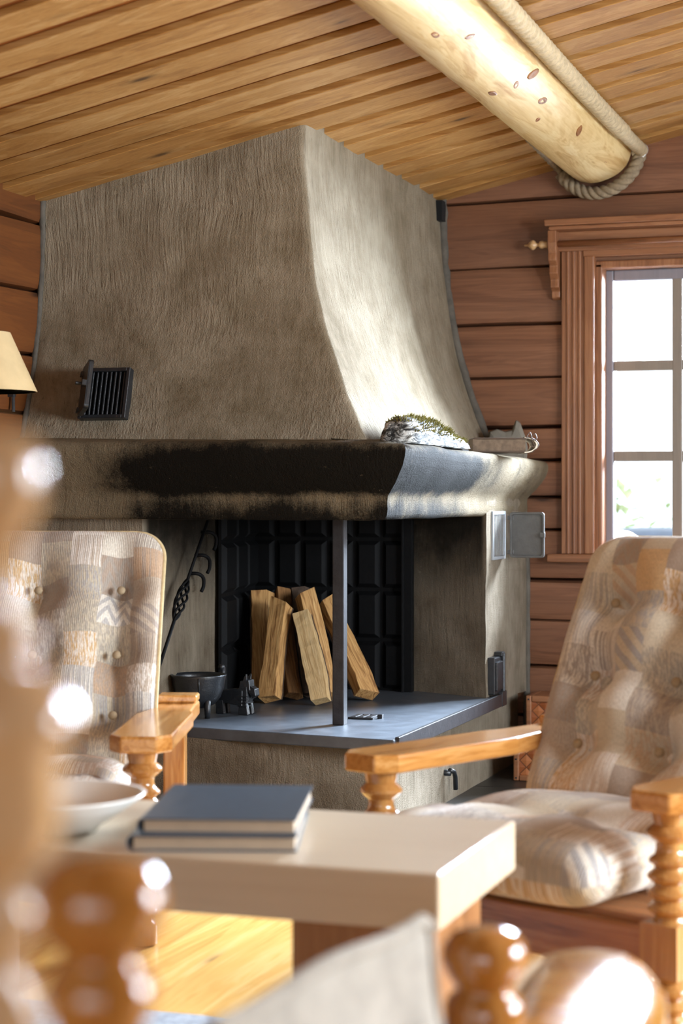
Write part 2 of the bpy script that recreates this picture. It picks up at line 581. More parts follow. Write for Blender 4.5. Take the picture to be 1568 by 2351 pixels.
def glass():
    n = NT('window_glass')
    tr = n.node('ShaderNodeBsdfTransparent', {'Color': (0.97, 0.985, 1.0, 1)})
    gl = n.node('ShaderNodeBsdfGlossy', {'Color': (1, 1, 1, 1), 'Roughness': 0.02})
    lw = n.node('ShaderNodeFresnel', {'IOR': 1.35})
    mx = n.node('ShaderNodeMixShader', (lw.outputs[0], tr.outputs[0], gl.outputs[0]))
    n.t.links.new(mx.outputs[0], n.out.inputs[0])
    return n.m


def birch_bark():
    n = NT('lichen_birch_bark')
    f = n.noise(n.vmul(n.obj, (40, 14, 60)), 1.0, 5, 0.7, 1.0)
    col = n.ramp(f, [(0.42, lin('#1d1a18')), (0.5, lin('#77756f')), (0.58, lin('#d8d8d4'))])
    return n.done(col, 0.9, n.bump(f, 1.0, 0.02))


M['weave'], M['wicker'], M['glass'], M['birch'] = weave(), wicker(), glass(), birch_bark()


def soot_mantel(n, xyz, mid, st, grit):
    x, y, z = xyz
    mx = n.smooth(x, -2.84, -2.40)
    my = n.math('SUBTRACT', 1.0, n.smooth(y, 6.2, 6.95))
    lip = n.mul(n.smooth(z, 1.09, 1.14), n.math('SUBTRACT', 1.0, n.smooth(z, 1.19, 1.30)))
    low = n.mul(n.math('SUBTRACT', 1.0, n.smooth(z, 1.02, 1.14)), 0.62)
    m = n.mul(n.mul(mx, my), n.add(n.mul(lip, 1.0), n.add(low, 0.30)))
    m = n.add(m, n.mul(n.math('SUBTRACT', mid, 0.5), 1.3))
    m = n.add(m, n.mul(n.math('SUBTRACT', n.noise(n.obj, 2.6, 3, 0.6), 0.5), 1.1))
    m = n.add(m, n.mul(n.math('SUBTRACT', grit, 0.5), 0.6))
    m = n.add(m, n.mul(n.math('SUBTRACT', st, 0.5), 0.5))
    return n.mul(n.smooth(m, -0.05, 0.82), 0.985)


def soot_inner(n, xyz, mid, st, grit):
    z = xyz[2]
    m = n.add(n.smooth(z, 0.55, 1.05), n.mul(n.math('SUBTRACT', mid, 0.5), 0.9))
    inn = n.mul(n.smooth(xyz[1], 5.70, 5.76), n.math('SUBTRACT', 1.0, n.smooth(xyz[0], -1.765, -1.742)))
    return n.mul(n.mul(n.smooth(m, 0.1, 1.05), 0.95), inn)


M['plaster'] = plaster('trowelled_plaster', '#72644e', '#a0937e')
M['plaster_mantel'] = plaster('sooty_plaster', '#6c5e49', '#93856d', soot_mantel, 0.6)
M['plaster_inner'] = plaster('hearth_plaster', '#6a5d4c', '#968a78', soot_inner, 0.7)


# ================================================================= THE ROOM
SEAMS = [0.0, 0.2, 0.404, 0.595, 0.76, 0.965, 1.10, 1.25, 1.385, 1.59, 1.813, 2.05, 2.33, 2.58, 2.82, 3.06, 3.3, 3.5]


def log_courses(b, spans_for, face, thick=0.16):
    """hewn logs: spans_for(z0,z1) gives the runs along the wall, face(t, depth, z) the point"""
    for k in range(len(SEAMS) - 1):
        z0, z1 = SEAMS[k], SEAMS[k + 1]
        prof = [(0.024, z0 + 0.002), (0.008, z0 + 0.006), (0.003, z0 + 0.022), (0.0, (z0 + z1) / 2), (0.002, z1 - 0.03), (0.006, z1 - 0.010), (0.024, z1 - 0.004)]
        for t0, t1 in spans_for(z0, z1):
            n = max(2, int((t1 - t0) / 0.12))
            rows = []
            for i in range(n + 1):
                t = t0 + (t1 - t0) * i / n
                row = []
                for d, z in prof:
                    w = mnoise.noise(Vector((t * 1.7, z0 * 9, 0))) * 0.010 if z not in (0.0,) else 0
                    row.append(face(t, d + mnoise.noise(Vector((t * 2.2, z * 3, 5))) * 0.006, z + w))
                row.append(face(t, thick, z1)); row.append(face(t, thick, z0))
                rows.append(row)
            b.grid(rows, close=True)
            m = len(rows[0])


def spans_back(z0, z1):
    zm = (z0 + z1) / 2
    if WIN[2] < zm < WIN[3]:
        return [(XL - 0.2, WIN[0]), (WIN[1], XR + 0.2)]
    return [(XL - 0.2, XR + 0.2)]


b = MB(); log_courses(b, spans_back, lambda t, d, z: Vector((t, YB + d, z)))
tag(b.build('wall_back', M['wall_back'], auto=50), kind='structure')
b = MB(); log_courses(b, lambda a, c: [(YR - 0.2, YB + 0.1)], lambda t, d, z: Vector((XL - d, t, z)))
tag(b.build('wall_left', M['wall_left'], auto=50), kind='structure')


def spans_right(z0, z1):
    zm = (z0 + z1) / 2
    if RW[0][2] < zm < RW[0][3]:
        return [(YR - 0.2, RW[0][0]), (RW[0][1], RW[1][0]), (RW[1][1], YB + 0.1)]
    return [(YR - 0.2, YB + 0.1)]


b = MB(); log_courses(b, spans_right, lambda t, d, z: Vector((XR + d, t, z)))
tag(b.build('wall_right', M['wall_left'], auto=50), kind='structure')
b = MB(); log_courses(b, lambda a, c: ([(XL - 0.2, BW[0]), (BW[1], XR + 0.2)] if BW[2] < (a + c) / 2 < BW[3] else [(XL - 0.2, XR + 0.2)]),
                      lambda t, d, z: Vector((t, YR - d, z)))
tag(b.build('wall_rear', M['wall_back'], auto=50), kind='structure')

# floor: pine boards, slate by the hearth
b = MB()
b.box((XL - 0.2, YR - 0.2, -0.06), (XR + 0.2, YB + 0.2, -0.012))
x = XL - 0.2
while x < XR + 0.2:
    b.box((x, YR - 0.2, -0.03), (x + 0.1545, YB + 0.2, 0.0)); x += 0.155
tag(b.build('floor', M['floor']), kind='structure')
b = MB()
yy = 4.95
for r in range(6):
    xx = XL + 0.02
    while xx < 0.9:
        b.box((xx, yy, -0.01), (xx + 0.37, yy + 0.475, 0.006)); xx += 0.376
    yy += 0.481
tag(b.build('floor_hearth', M['slate'], bevel=0.002, seg=1), kind='structure')

# ceiling: board on board, rising to the right, laid across the log beam
b = MB(); bb = MB()
PITCH = 0.236
k = int((YR - 4.8) / PITCH) - 1


def slab_y(mb, y0, y1, off0, off1, jit=0.0):
    xs = [XL - 0.15 + i * (XR + 0.3 - XL) / 24 for i in range(25)]
    rows = []
    for x in xs:
        z = ceil_z(x)
        w0 = mnoise.noise(Vector((x * 1.3, y0 * 7, 0))) * jit; w1 = mnoise.noise(Vector((x * 1.3, y1 * 7, 3))) * jit
        rows.append([(x, y0 + w0, z + off0), (x, y1 + w1, z + off0), (x, y1 + w1, z + off1), (x, y0 + w0, z + off1)])
    mb.grid(rows, close=True)


while 4.8 + k * PITCH < YB + 0.1:
    ya = 4.8 + k * PITCH
    slab_y(b, ya + 0.068, ya + PITCH, 0.0, 0.022, 0.004)
    slab_y(bb, ya - 0.03, ya + 0.10, 0.022, 0.05)
    k += 1
slab_y(bb, YR - 0.3, YB + 0.2, 0.05, 0.09)
ceiling = b.build('ceiling', M['ceiling'], bevel=0.002, seg=1)
tag(ceiling, kind='structure')
tag(bb.build('backing_boards', M['ceiling_back'], parent=ceiling), kind='structure')

# log beam under the ceiling
LBX, LBZ, LBR = -1.435, 2.505, 0.146
b = MB()
rows = []
for i in range(91):
    y = -2.5 + (YB - 0.005 + 2.5) * i / 90
    r0 = LBR
    if y > YB - 0.10:
        r0 = LBR * (1 - 0.18 * ((y - YB + 0.10) / 0.10) ** 2)
    row = []
    for j in range(48):
        a = 2 * PI * j / 48
        v = Vector((math.cos(a), math.sin(a), 0))
        rr = r0 + mnoise.noise(Vector((v.x * 1.3, v.y * 1.3, y * 1.2))) * 0.007 + mnoise.noise(Vector((v.x * 5, v.y * 5, y * 6))) * 0.0028
        row.append((LBX + rr * v.x, y, LBZ + rr * v.y))
    rows.append(row)
b.grid(rows, close=True)
b.mesh(rows[-1], [tuple(range(48))]); b.mesh(rows[0], [tuple(range(47, -1, -1))])
log_beam = b.build('log_beam', M['log'], smooth=True, weld=True)
tag(log_beam, 'peeled pale round log running under the boarded ceiling to the back wall', 'beam', kind='thing')
knots = [(1000, 80), (1080, 84), (1130, 215), (1185, 195), (1245, 232), (1235, 275), (1330, 300), (1390, 372), (1225, 170)]
km = plain('log_knot', '#8a5a2c', 0.6, bump=0.5, bscale=100, vary=0.4)
bvh = BVHTree.FromPolygons([v.co for v in log_beam.data.vertices], [tuple(p.vertices) for p in log_beam.data.polygons])
rk = random.Random(11)
for (px, py) in knots:
    hit, nrm, idx, dist = bvh.ray_cast(Vector((0, 0, CAM_H)), Vector(ray(px, py)).normalized())
    if hit is None:
        continue
    b = MB()
    Mx = T(*(hit - nrm * 0.001)) @ Matrix((Vector((0, 1, 0)).cross(nrm).normalized(), nrm.cross(Vector((0, 1, 0)).cross(nrm)).normalized(), nrm)).transposed().to_4x4() @ R(rk.uniform(-.4, .4), 'Z') @ Matrix.Diagonal((0.75, 2.0, 0.5, 1))
    sz = rk.uniform(0.008, 0.024)
    b.lathe([(0, -sz), (sz * 0.9, -sz * 0.5), (sz, 0), (sz * 0.8, sz * 0.22), (sz * 0.55, sz * 0.24), (sz * 0.35, sz * 0.12), (0, sz * 0.06)], Mx, 16)
    b.wobble(0.0012, 60)
    b.build('knot', km, log_beam, smooth=True)

# rope hung round the end of the beam, its long run whipped with cord
rp = empty('rope', (LBX, YB - 0.06, LBZ))
RING = LBR + 0.030
ring = []
for i in range(141):
    a = math.radians(-4) - i / 140 * math.radians(147)
    ring.append(Vector((RING * math.cos(a), 0.0 + 0.02 * math.sin(a * 2), RING * math.sin(a))))
b = MB()
b.tube(ring, 0.026, 36, lambda i, an, r: r * (0.74 + 0.32 * abs(math.cos(1.5 * (an - i * 0.21))) ** 0.7))
b.build('twisted_loop', M['rope'], rp, smooth=True)
xr = LBX + 0.187
b = MB()
run = []
for i in range(4200):
    y = -0.02 - i * (7.0 / 4200)
    run.append(Vector((RING + 0.004 + 0.005 * math.sin(y * 1.7), y, -0.016)))
def wrapped(i, an, r):
    s = math.sin(i * 0.098 + an * 0.5)
    return r * ((0.92 + 0.30 * abs(s) ** 0.6) if i > 240 else 1.0 + 0.02 * s)
b.tube(run, 0.027, 14, wrapped)
tag(b.build('cord_whipping', M['ropewrap'], rp, smooth=True), 'rope whipped with pale cord')
b = MB()
b.tube([ring[0] + Vector((-.004, -.03, -.012)), ring[0] + Vector((0, 0.012, 0.004))], 0.030, 18)
b.build('end_band', M['ceramic'], rp, smooth=True)
b = MB()
a_end = ring[-1]
b.tube([a_end + Vector((-0.004 + 0.0002 * k_, 0.01 - k_ * 0.016, 0.008 + 0.0006 * k_)) for k_ in range(70)], 0.013, 16, lambda i, an, r: r * (0.8 + 0.25 * abs(math.cos(1.5 * (an - i * 0.5)))))
b.build('rope_tail', M['rope'], rp, smooth=True)
tag(rp, 'thick rope looped under the end of the ceiling log with cord-whipped run', 'rope')

# ================================================================= WINDOW
win = empty('window_1', ((WIN[0] + WIN[1]) / 2, YB, WIN[2]))
tag(win, kind='structure')
win.location = (0, 0, 0)
x0, x1, z0, z1 = WIN
CW = 0.150           # casing width
def frame_boxes(b, x0, x1, z0, z1, w, y0, y1, bottom=True):
    b.box((x0, y0, z0), (x0 + w, y1, z1)); b.box((x1 - w, y0, z0), (x1, y1, z1))
    b.box((x0 + w, y0, z1 - w), (x1 - w, y1, z1))
    if bottom:
        b.box((x0 + w, y0, z0), (x1 - w, y1, z0 + w))
b = MB()
xo0, xo1 = -1.590, x1 + 0.160
for (a0, a1) in ((xo0, -1.492), (x1 + 0.06, xo1)):
    b.box((a0, YB - 0.030, 0.865), (a1, YB + 0.02, z1 + 0.085))
    for q in range(3):      # fluting
        c = a0 + 0.022 + q * 0.024
        b.box((c, YB - 0.036, 0.865), (c + 0.012, YB - 0.028, z1 + 0.085))
b.build('window_casing', M['casing'], win, bevel=0.003)
b = MB()
b.box((xo0, YB - 0.030, z1 + 0.085), (xo1, YB + 0.02, z1 + 0.17))
b.box((-1.50, YB - 0.038, z1 + 0.045), (x1 + 0.07, YB + 0.02, z1 + 0.085))
b.build('window_head', M['casing_x'], win, bevel=0.004)
b = MB()
for (a0, a1) in ((-1.495, -1.452), (x1 + 0.022, x1 + 0.065)):
    b.box((a0, YB - 0.042, 0.865), (a1, YB + 0.02, z1 + 0.05))
for (a0, a1) in ((-1.455, -1.424), (x1 - 0.006, x1 + 0.025)):
    b.box((a0, YB - 0.012, 0.865), (a1, YB + 0.20, z1 + 0.02))
b.box((-1.455, YB - 0.012, z1), (x1 + 0.025, YB + 0.20, z1 + 0.03))
b.build('window_jamb', M['casing'], win, bevel=0.006)
b = MB()
SY0, SY1 = YB + 0.075, YB + 0.120
frame_boxes(b, x0 + 0.006, x1 - 0.006, 0.872, z1 + 0.0, 0.044, SY0, SY1)
b.build('window_sash', M['sash'], win, bevel=0.006)
gx0, gx1, gz0, gz1 = -1.396, -0.348, 0.915, z1 - 0.04
nc = 4
b = MB()
bars = []
for i in range(1, nc):
    xm = gx0 + (gx1 - gx0) * i / nc
    b.box((xm - 0.021, SY0 + 0.004, gz0), (xm + 0.021, SY1 - 0.004, gz1))
zs = [1.266, 1.637]
for zm in zs:
    b.box((gx0, SY0 + 0.006, zm - 0.021), (gx1, SY1 - 0.006, zm + 0.021))
b.build('muntin', M['muntin'], win, bevel=0.005)
zb = [gz0] + zs + [gz1]
for i in range(nc):
    for j in range(3):
        b = MB()
        b.box((gx0 + (gx1 - gx0) * i / nc + 0.010, SY0 + 0.018, zb[j] + 0.01), (gx0 + (gx1 - gx0) * (i + 1) / nc - 0.010, SY0 + 0.022, zb[j + 1] - 0.01))
        b.build('pane', M['glass'], win)
b = MB()
b.box((-1.645, YB - 0.06, 0.832), (x1 + 0.21, YB + 0.21, 0.865))
b.build('window_sill', M['casing_x'], win, bevel=0.005)
# pelmet shelf with a carved bracket at each end
b = MB()
b.box((-1.640, YB - 0.13, 2.196), (x1 + 0.21, YB + 0.0, 2.222))
b.box((-1.625, YB - 0.115, 2.180), (x1 + 0.195, YB + 0.0, 2.196))
b.box((-1.600, YB - 0.05, 2.10), (x1 + 0.17, YB + 0.0, 2.18))
b.build('pelmet_shelf', M['casing_x'], win, bevel=0.004)
for bx in (-1.632, x1 + 0.165):
    b = MB()
    prof = [(0, 2.182), (-0.105, 2.182), (-0.108, 2.13), (-0.095, 2.09), (-0.098, 2.06), (-0.070, 2.04), (-0.075, 2.01), (-0.050, 1.985), (-0.052, 1.955), (-0.028, 1.94), (-0.024, 1.915), (0, 1.905)]
    Mb = Matrix(((0, 0, 1, bx), (1, 0, 0, YB), (0, 1, 0, 0), (0, 0, 0, 1)))
    b.prism([(p, q) for p, q in prof], 0, 0.036, Mb)
    b.build('carved_bracket', M['casing'], win, bevel=0.004)
rod = empty('curtain_rod', (-1.66, YB - 0.072, 2.128))
b = MB(); b.tube([(0.03, 0, 0), (1.72, 0, 0)], 0.013, 16)
b.build('rod', M['casing_x'], rod, smooth=True)
fin = wood('pale_turned_finial', '#a07c4c', '#b8956a', '#c8a880', axis=0, rough=0.35, knots=0.0)
b = MB()
b.lathe([(0, 0.082), (0.004, 0.08), (0.005, 0.066), (0.010, 0.062), (0.019, 0.052), (0.021, 0.044), (0.017, 0.036), (0.008, 0.030), (0.007, 0.020), (0.015, 0.016), (0.017, 0.006), (0.014, -0.002), (0.016, -0.02)][::-1], T(0.006, 0, 0) @ R(-PI / 2, 'Y'), 20)
b.build('finial', fin, rod, smooth=True)
tag(rod, 'wooden curtain rod with turned finial under the window pelmet', 'curtain rod')

# wicker basket on the sill, behind the glass the pale garden
p = onY(1408, 1220, YB + 0.03)
bk = empty('wicker_basket', (p.x + 0.026, YB + 0.140, 0.8652))
b = MB()
b.lathe([(0, 0), (0.05, 0), (0.062, 0.02), (0.066, 0.05), (0.058, 0.085), (0.04, 0.105), (0.0, 0.112)], None, 28)
for v in b.bm.verts:
    v.co.x *= 1.6; v.co.y *= 0.34; v.co.y = max(-0.0215, v.co.y)
b.bm.free()
bpy.data.objects.remove(bk)
b = MB()
prof = []
for i in range(20):
    t = i / 19
    prof.append((0.115 * math.sqrt(max(0, 1 - t ** 2.2)) * (1 + 0.02 * (i % 2)), 0.125 * t))
b.lathe([(0, 0)] + prof, None, 40)
bk = b.build('wicker_basket', M['wicker'], smooth=True)
bk.location = (onY(1420, 1220, YB + 0.28).x, YB + 0.30, 0.835)
tag(bk, 'pale domed wicker basket outside the lower left window pane', 'basket')
b = MB(); b.box((-1.7, YB + 0.17, 0.79), (0.0, YB + 0.48, 0.834))
tag(b.build('window_sill_outside', M['muntin'], bevel=0.004), kind='structure')

b = MB(); b.box((-40, YB + 0.6, -1.2), (40, 90, -0.9))
tag(b.build('ground', M['ground']), kind='structure')
b = MB()
rows = []
for i in range(31):
    x = -2.2 + 3.4 * i / 30
    row = []
    for j in range(13):
        y = 11.0 + 1.6 * j / 12
        e = math.sin(PI * j / 12)
        h = 0.80 + 0.10 * (1 / (1 + math.exp((x + 1.55) * 9))) + 0.02 * math.sin(x * 3)
        row.append((x, y, -0.9 + (h + 0.9) * max(0.0, e) ** 0.35))
    rows.append(row)
b.grid(rows)
tp = b.build('tarpaulin', M['tarp'], smooth=True)
tag(tp, 'dark blue-grey drop-flecked cover humped up outside the window', 'tarpaulin')


def shrub(x, y, h, wid, n, seed, label):
    rnd = random.Random(seed)
    root = empty('birch_shrub', (x, y, -0.9))
    bt, bl = MB(), MB()
    for k in range(9):
        a = rnd.uniform(0, 2 * PI)
        tip = Vector((math.cos(a) * wid * rnd.uniform(.3, 1), math.sin(a) * wid * rnd.uniform(.3, 1), h * rnd.uniform(.7, 1)))
        pts = bez([(0, 0, 0), tip * 0.4 + Vector((0, 0, h * 0.15)), tip], 10)
        bt.tube(pts, 0.018, 6, lambda i, an, r: r * (1 - 0.08 * i))
        for q in range(n // 9):
            t = rnd.uniform(0.35, 1)
            c = pts[int(t * 10)] + Vector((rnd.gauss(0, .16), rnd.gauss(0, .16), rnd.gauss(0, .12)))
            ln, wd = rnd.uniform(.05, .09), rnd.uniform(.03, .05)
            Mx = T(*c) @ R(rnd.uniform(0, 6), 'Z') @ R(rnd.uniform(-1, 1), 'X')
            vs = [Mx @ Vector(v) for v in ((0, -ln, 0), (wd, 0, .012), (0, ln, 0), (-wd, 0, .012), (0, 0, -.004))]
            bl.mesh(vs, [(0, 1, 2, 3), (0, 4, 1), (1, 4, 2), (2, 4, 3), (3, 4, 0)])
    bt.build('stem', M['twig'], root)
    bl.build('foliage', M['leaf'], root)
    tag(root, label, 'shrub', 'shrubs outside the window')


shrub(-2.95, 12.9, 2.35, 0.75, 700, 1, 'pale green shrub outside the left column of window panes')
shrub(-1.50, 14.8, 2.10, 0.8, 800, 2, 'pale green shrub outside, behind the vertical window bar')
shrub(-2.6, 18.5, 1.85, 1.2, 500, 3, 'low faint shrub farther off between the other two outside')

# ================================================================= FIREPLACE
fp = empty('fireplace', (-2.4, 6.3, 0))
fp.location = (0, 0, 0)
tag(fp, 'big plastered corner fireplace with sooty mantel and flared hood', 'fireplace')
FX, FY = -1.74, 5.62              # outer faces of the lower body
LX, LY = -2.616, 5.70             # left jamb
# base under the slab
b = MB()
b.box((XL, 5.70, 0.0), (-1.78, YB, 0.302)); b.cut(0.09); b.wobble(0.006, 5)
b.build('plinth', M['plaster_inner'], fp, auto=50)
# piers and inner walls
b = MB(); b.prism([(XL, LY), (LX, LY), (-2.63, 6.35), (-2.76, 7.05), (XL, 7.05)], 0.30, 1.12); b.cut(0.08)
b.wobble(0.006, 6, lambda c: c.z < 1.11); b.build('pier', M['plaster_inner'], fp, auto=50)
b = MB(); b.prism([(FX, 6.89), (FX, YB), (-2.073, YB), (-2.073, 7.05)], 0.30, 1.12); b.cut(0.08)
b.wobble(0.007, 6, lambda c: c.z < 1.11 and c.y < YB - .02); b.build('pier', M['plaster_inner'], fp, auto=50)
b = MB(); b.box((XL, 7.05, 0.30), (-2.073, YB, 1.3)); b.build('back_masonry', M['black'], fp)
# mantel: swept moulding, mitred at the corner
prof = [(-0.20, 1.296), (-0.02, 1.288), (0.070, 1.277), (0.083, 1.270), (0.089, 1.257), (0.088, 1.238), (0.078, 1.208), (0.060, 1.178), (0.040, 1.150), (0.019, 1.126), (0.003, 1.106), (0.0, 1.085), (0.002, 1.06), (0.0, 1.04), (-0.012, 1.026), (-0.06, 1.024), (-0.13, 1.026), (-0.135, 1.08), (-0.20, 1.10)]
def mantel_dz(x, y):
    if x < FX - 0.001:
        return 0.010 - 0.020 * (x - XL) / (FX - XL)
    return -0.010 - 0.022 * (y - FY) / (YB - FY)


path = []
nA, nB = 34, 46
for i in range(nA):
    t = i / nA
    path.append((XL + (FX - XL) * t, 5.66 + (FY - 5.66) * t, (0.0, -1.0)))
path.append((FX, FY, (1.0, -1.0)))
for i in range(1, nB + 1):
    path.append((FX, FY + (YB - FY) * i / nB, (1.0, 0.0)))
rows = []
for (x, y, (dx, dy)) in path:
    row = []
    for d, z in prof:
        row.append(Vector((x + dx * d, y + dy * d, z + mantel_dz(x, y) * max(0.0, min(1.0, (z - 1.03) / 0.2)))))
    rows.append(row)
b = MB(); b.grid(rows, close=True)
b.wobble(0.0055, 4.5, lambda c: XL + .01 < c.x and c.y < YB - .01)
b.build('mantel', M['plaster_mantel'], fp, auto=55)
# added black cap, painting the dark of the open smoke hood
b = MB(); b.box((XL, 5.75, 1.14), (-1.84, YB, 1.28)); b.build('dark_hood_cap', M['black'], fp)
# hood
rows = []
NT_ = 60
for i in range(NT_ + 1):
    t = i / NT_
    s = t ** 2.4
    yf = 5.863 - 0.163 * s
    xr_ = -2.10 + 0.2635 * s
    ring_ = []
    def zz(x):
        return (1 - t) * (ceil_z(x) + 0.02) + t * 1.286
    cr = 0.020
    for k in range(40):
        x = XL - 0.0 + (xr_ - cr - XL) * k / 39
        ring_.append(Vector((x, yf, zz(x))))
    for k in range(1, 6):
        a = -PI / 2 + PI / 2 * k / 6
        x = xr_ - cr + cr * math.cos(a)
        ring_.append(Vector((x, yf + cr + cr * math.sin(a), zz(x))))
    xw = -2.105 + 0.215 * s
    for k in range(52):
        u = k / 51
        x = xr_ * (1 - u) + xw * u
        ring_.append(Vector((x, yf + cr + (YB - yf - cr) * u, zz(x))))
    rows.append(ring_)
rows.append([v + Vector((0, 0, -0.06)) for v in rows[-1]])
b = MB(); b.grid(rows)
for v in b.bm.verts:
    e = 1.0 if v.co.x > XL + 0.005 and v.co.y < YB - 0.005 else 0.0
    v.co += (mnoise.noise_vector(v.co * 3.5) * 0.009 + mnoise.noise_vector(v.co * 11) * 0.0032) * e
b.build('hood', M['plaster'], fp, smooth=True)
# grey mortar where hood meets walls
b = MB()
for i in range(NT_):
    pass
pl = [rows[i][0] + Vector((0.0, -0.004, 0)) for i in range(0, NT_ + 1, 2)]
b.tube(pl, 0.011, 8, lambda i, an, r: r * (1 + 0.4 * mnoise.noise(Vector((i * .7, an, 0)))))
b.build('mortar_joint', M['mortar'], fp, smooth=True); b = MB()
pr = [rows[i][-1] + Vector((0.004, -0.006, 0)) for i in range(0, NT_ + 1, 2)]
b.tube(pr, 0.020, 8, lambda i, an, r: r * (1 + 0.4 * mnoise.noise(Vector((i * .7, an, 4)))))
b.tube([(FX + 0.0, YB - 0.004, 0.02 + 0.05 * i) for i in range(21)], 0.014, 8, lambda i, an, r: r * (1 + 0.5 * mnoise.noise(Vector((i * .7, an, 9)))))
b.build('mortar_joint', M['mortar'], fp, smooth=True)
# slot vent high at the back corner, a black block painting its shaded opening
p = onY(1013, 487, YB - 0.02)
b = MB(); b.box((p.x - 0.012, YB - 0.075, p.z - 0.042), (p.x + 0.018, YB - 0.012, p.z + 0.042))
b.build('slot_vent', M['black'], fp)
# hearth slab with steel edge
SLAB = [(-3.0, 5.735), (-2.55, 5.725), (-1.712, 5.604), (-1.712, 6.98), (-1.80, 6.98), (-1.80, 7.15), (-3.0, 7.15)]
b = MB(); b.prism(SLAB, 0.300, 0.338)
sl = b.build('hearth_slab', M['slab'], fp, bevel=0.004)
b = MB()
b.box((-1.716, 5.63, 0.296), (-1.702, 7.02, 0.344)); b.box((-1.716, 6.99, 0.296), (-1.700, 7.06, 0.352))
b.build('steel_edging', M['steel'], sl, bevel=0.002)
b = MB()
for k in range(3):
    b.box((-2.02 + k * 0.028, 6.10, 0.338), (-2.0 + k * 0.028, 6.18, 0.346))
b.box((-2.025, 6.088, 0.338), (-1.935, 6.100, 0.345))
b.box((-2.025, 6.18, 0.338), (-1.935, 6.192, 0.345))
b.box((-1.932, 6.13, 0.338), (-1.915, 6.15, 0.352))
b.build('ash_grate', M['steel'], sl, bevel=0.002)
# steel post under the mantel corner
b = MB(); b.box((-2.02, 5.91, 0.338), (-1.98, 5.95, 1.16))
b.build('support_post', M['steel'], fp, bevel=0.003)
# cast-iron lining: plates with raised, bevelled panels
def iron_panels(b, p0, p1, z0, z1, nc, nr, out):
    p0, p1 = Vector((p0[0], p0[1], 0)), Vector((p1[0], p1[1], 0))
    along = (p1 - p0) / nc
    out = Vector((out[0], out[1], 0)).normalized()
    hz = (z1 - z0) / nr
    L = along.length; u = along / L
    for i in range(nc):
        for j in range(nr):
            c = p0 + u * (L * i)
            g, e, d0, d1 = 0.007, 0.016, 0.004, 0.022
            lo = [c + u * g, c + u * (L - g)]
            base = [(lo[0], z0 + hz * j + g), (lo[1], z0 + hz * j + g), (lo[1], z0 + hz * (j + 1) - g), (lo[0], z0 + hz * (j + 1) - g)]
            top = [(lo[0] + u * e, z0 + hz * j + g + e), (lo[1] - u * e, z0 + hz * j + g + e), (lo[1] - u * e, z0 + hz * (j + 1) - g - e), (lo[0] + u * e, z0 + hz * (j + 1) - g - e)]
            vs = [q + out * d0 + Vector((0, 0, z)) for q, z in base] + [q + out * d1 + Vector((0, 0, z)) for q, z in top]
            b.mesh(vs, [(0, 1, 5, 4), (1, 2, 6, 5), (2, 3, 7, 6), (3, 0, 4, 7), (4, 5, 6, 7)])
    vs = [p0 + Vector((0, 0, z0)), p1 + Vector((0, 0, z0)), p1 + Vector((0, 0, z1)), p0 + Vector((0, 0, z1))]
    vs = [v + out * 0.004 for v in vs] + [v - out * 0.006 for v in vs]
    b.mesh(vs, [(0, 1, 2, 3), (7, 6, 5, 4), (0, 1, 5, 4), (1, 2, 6, 5), (2, 3, 7, 6), (3, 0, 4, 7)])
b = MB(); iron_panels(b, (-2.75, 7.03), (-2.085, 7.03), 0.34, 1.13, 6, 4, (0, -1))
b.build('iron_fireback', M['iron_soot'], fp)
b = MB(); iron_panels(b, (-2.612, 6.37), (-2.735, 7.03), 0.34, 1.13, 3, 4, (1, 0.186))
b.build('iron_side_plate', M['iron_soot'], fp)
b = MB(); b.box((-2.10, 6.995, 0.338), (-2.062, 7.02, 1.13)); b.box((-2.105, 6.985, 0.338), (-2.095, 7.02, 1.13))
b.build('iron_corner_strip', M['iron_soot'], fp, bevel=0.002)
# folding flange at the right end of the slab
p = onX(1135, 1545, FX + 0.01)
b = MB()
b.box((FX - 0.006, p.y - 0.055, 0.345), (FX + 0.026, p.y + 0.055, 0.487))
b.box((FX + 0.018, p.y - 0.045, 0.36), (FX + 0.034, p.y + 0.045, 0.47))
b.tube([(FX + 0.03, p.y + 0.06, 0.335), (FX + 0.03, p.y + 0.06, 0.50)], 0.009, 10)
b.box((FX, p.y + 0.03, 0.485), (FX + 0.034, p.y + 0.075, 0.503))
b.build('iron_flange', M['iron'], fp, bevel=0.004)

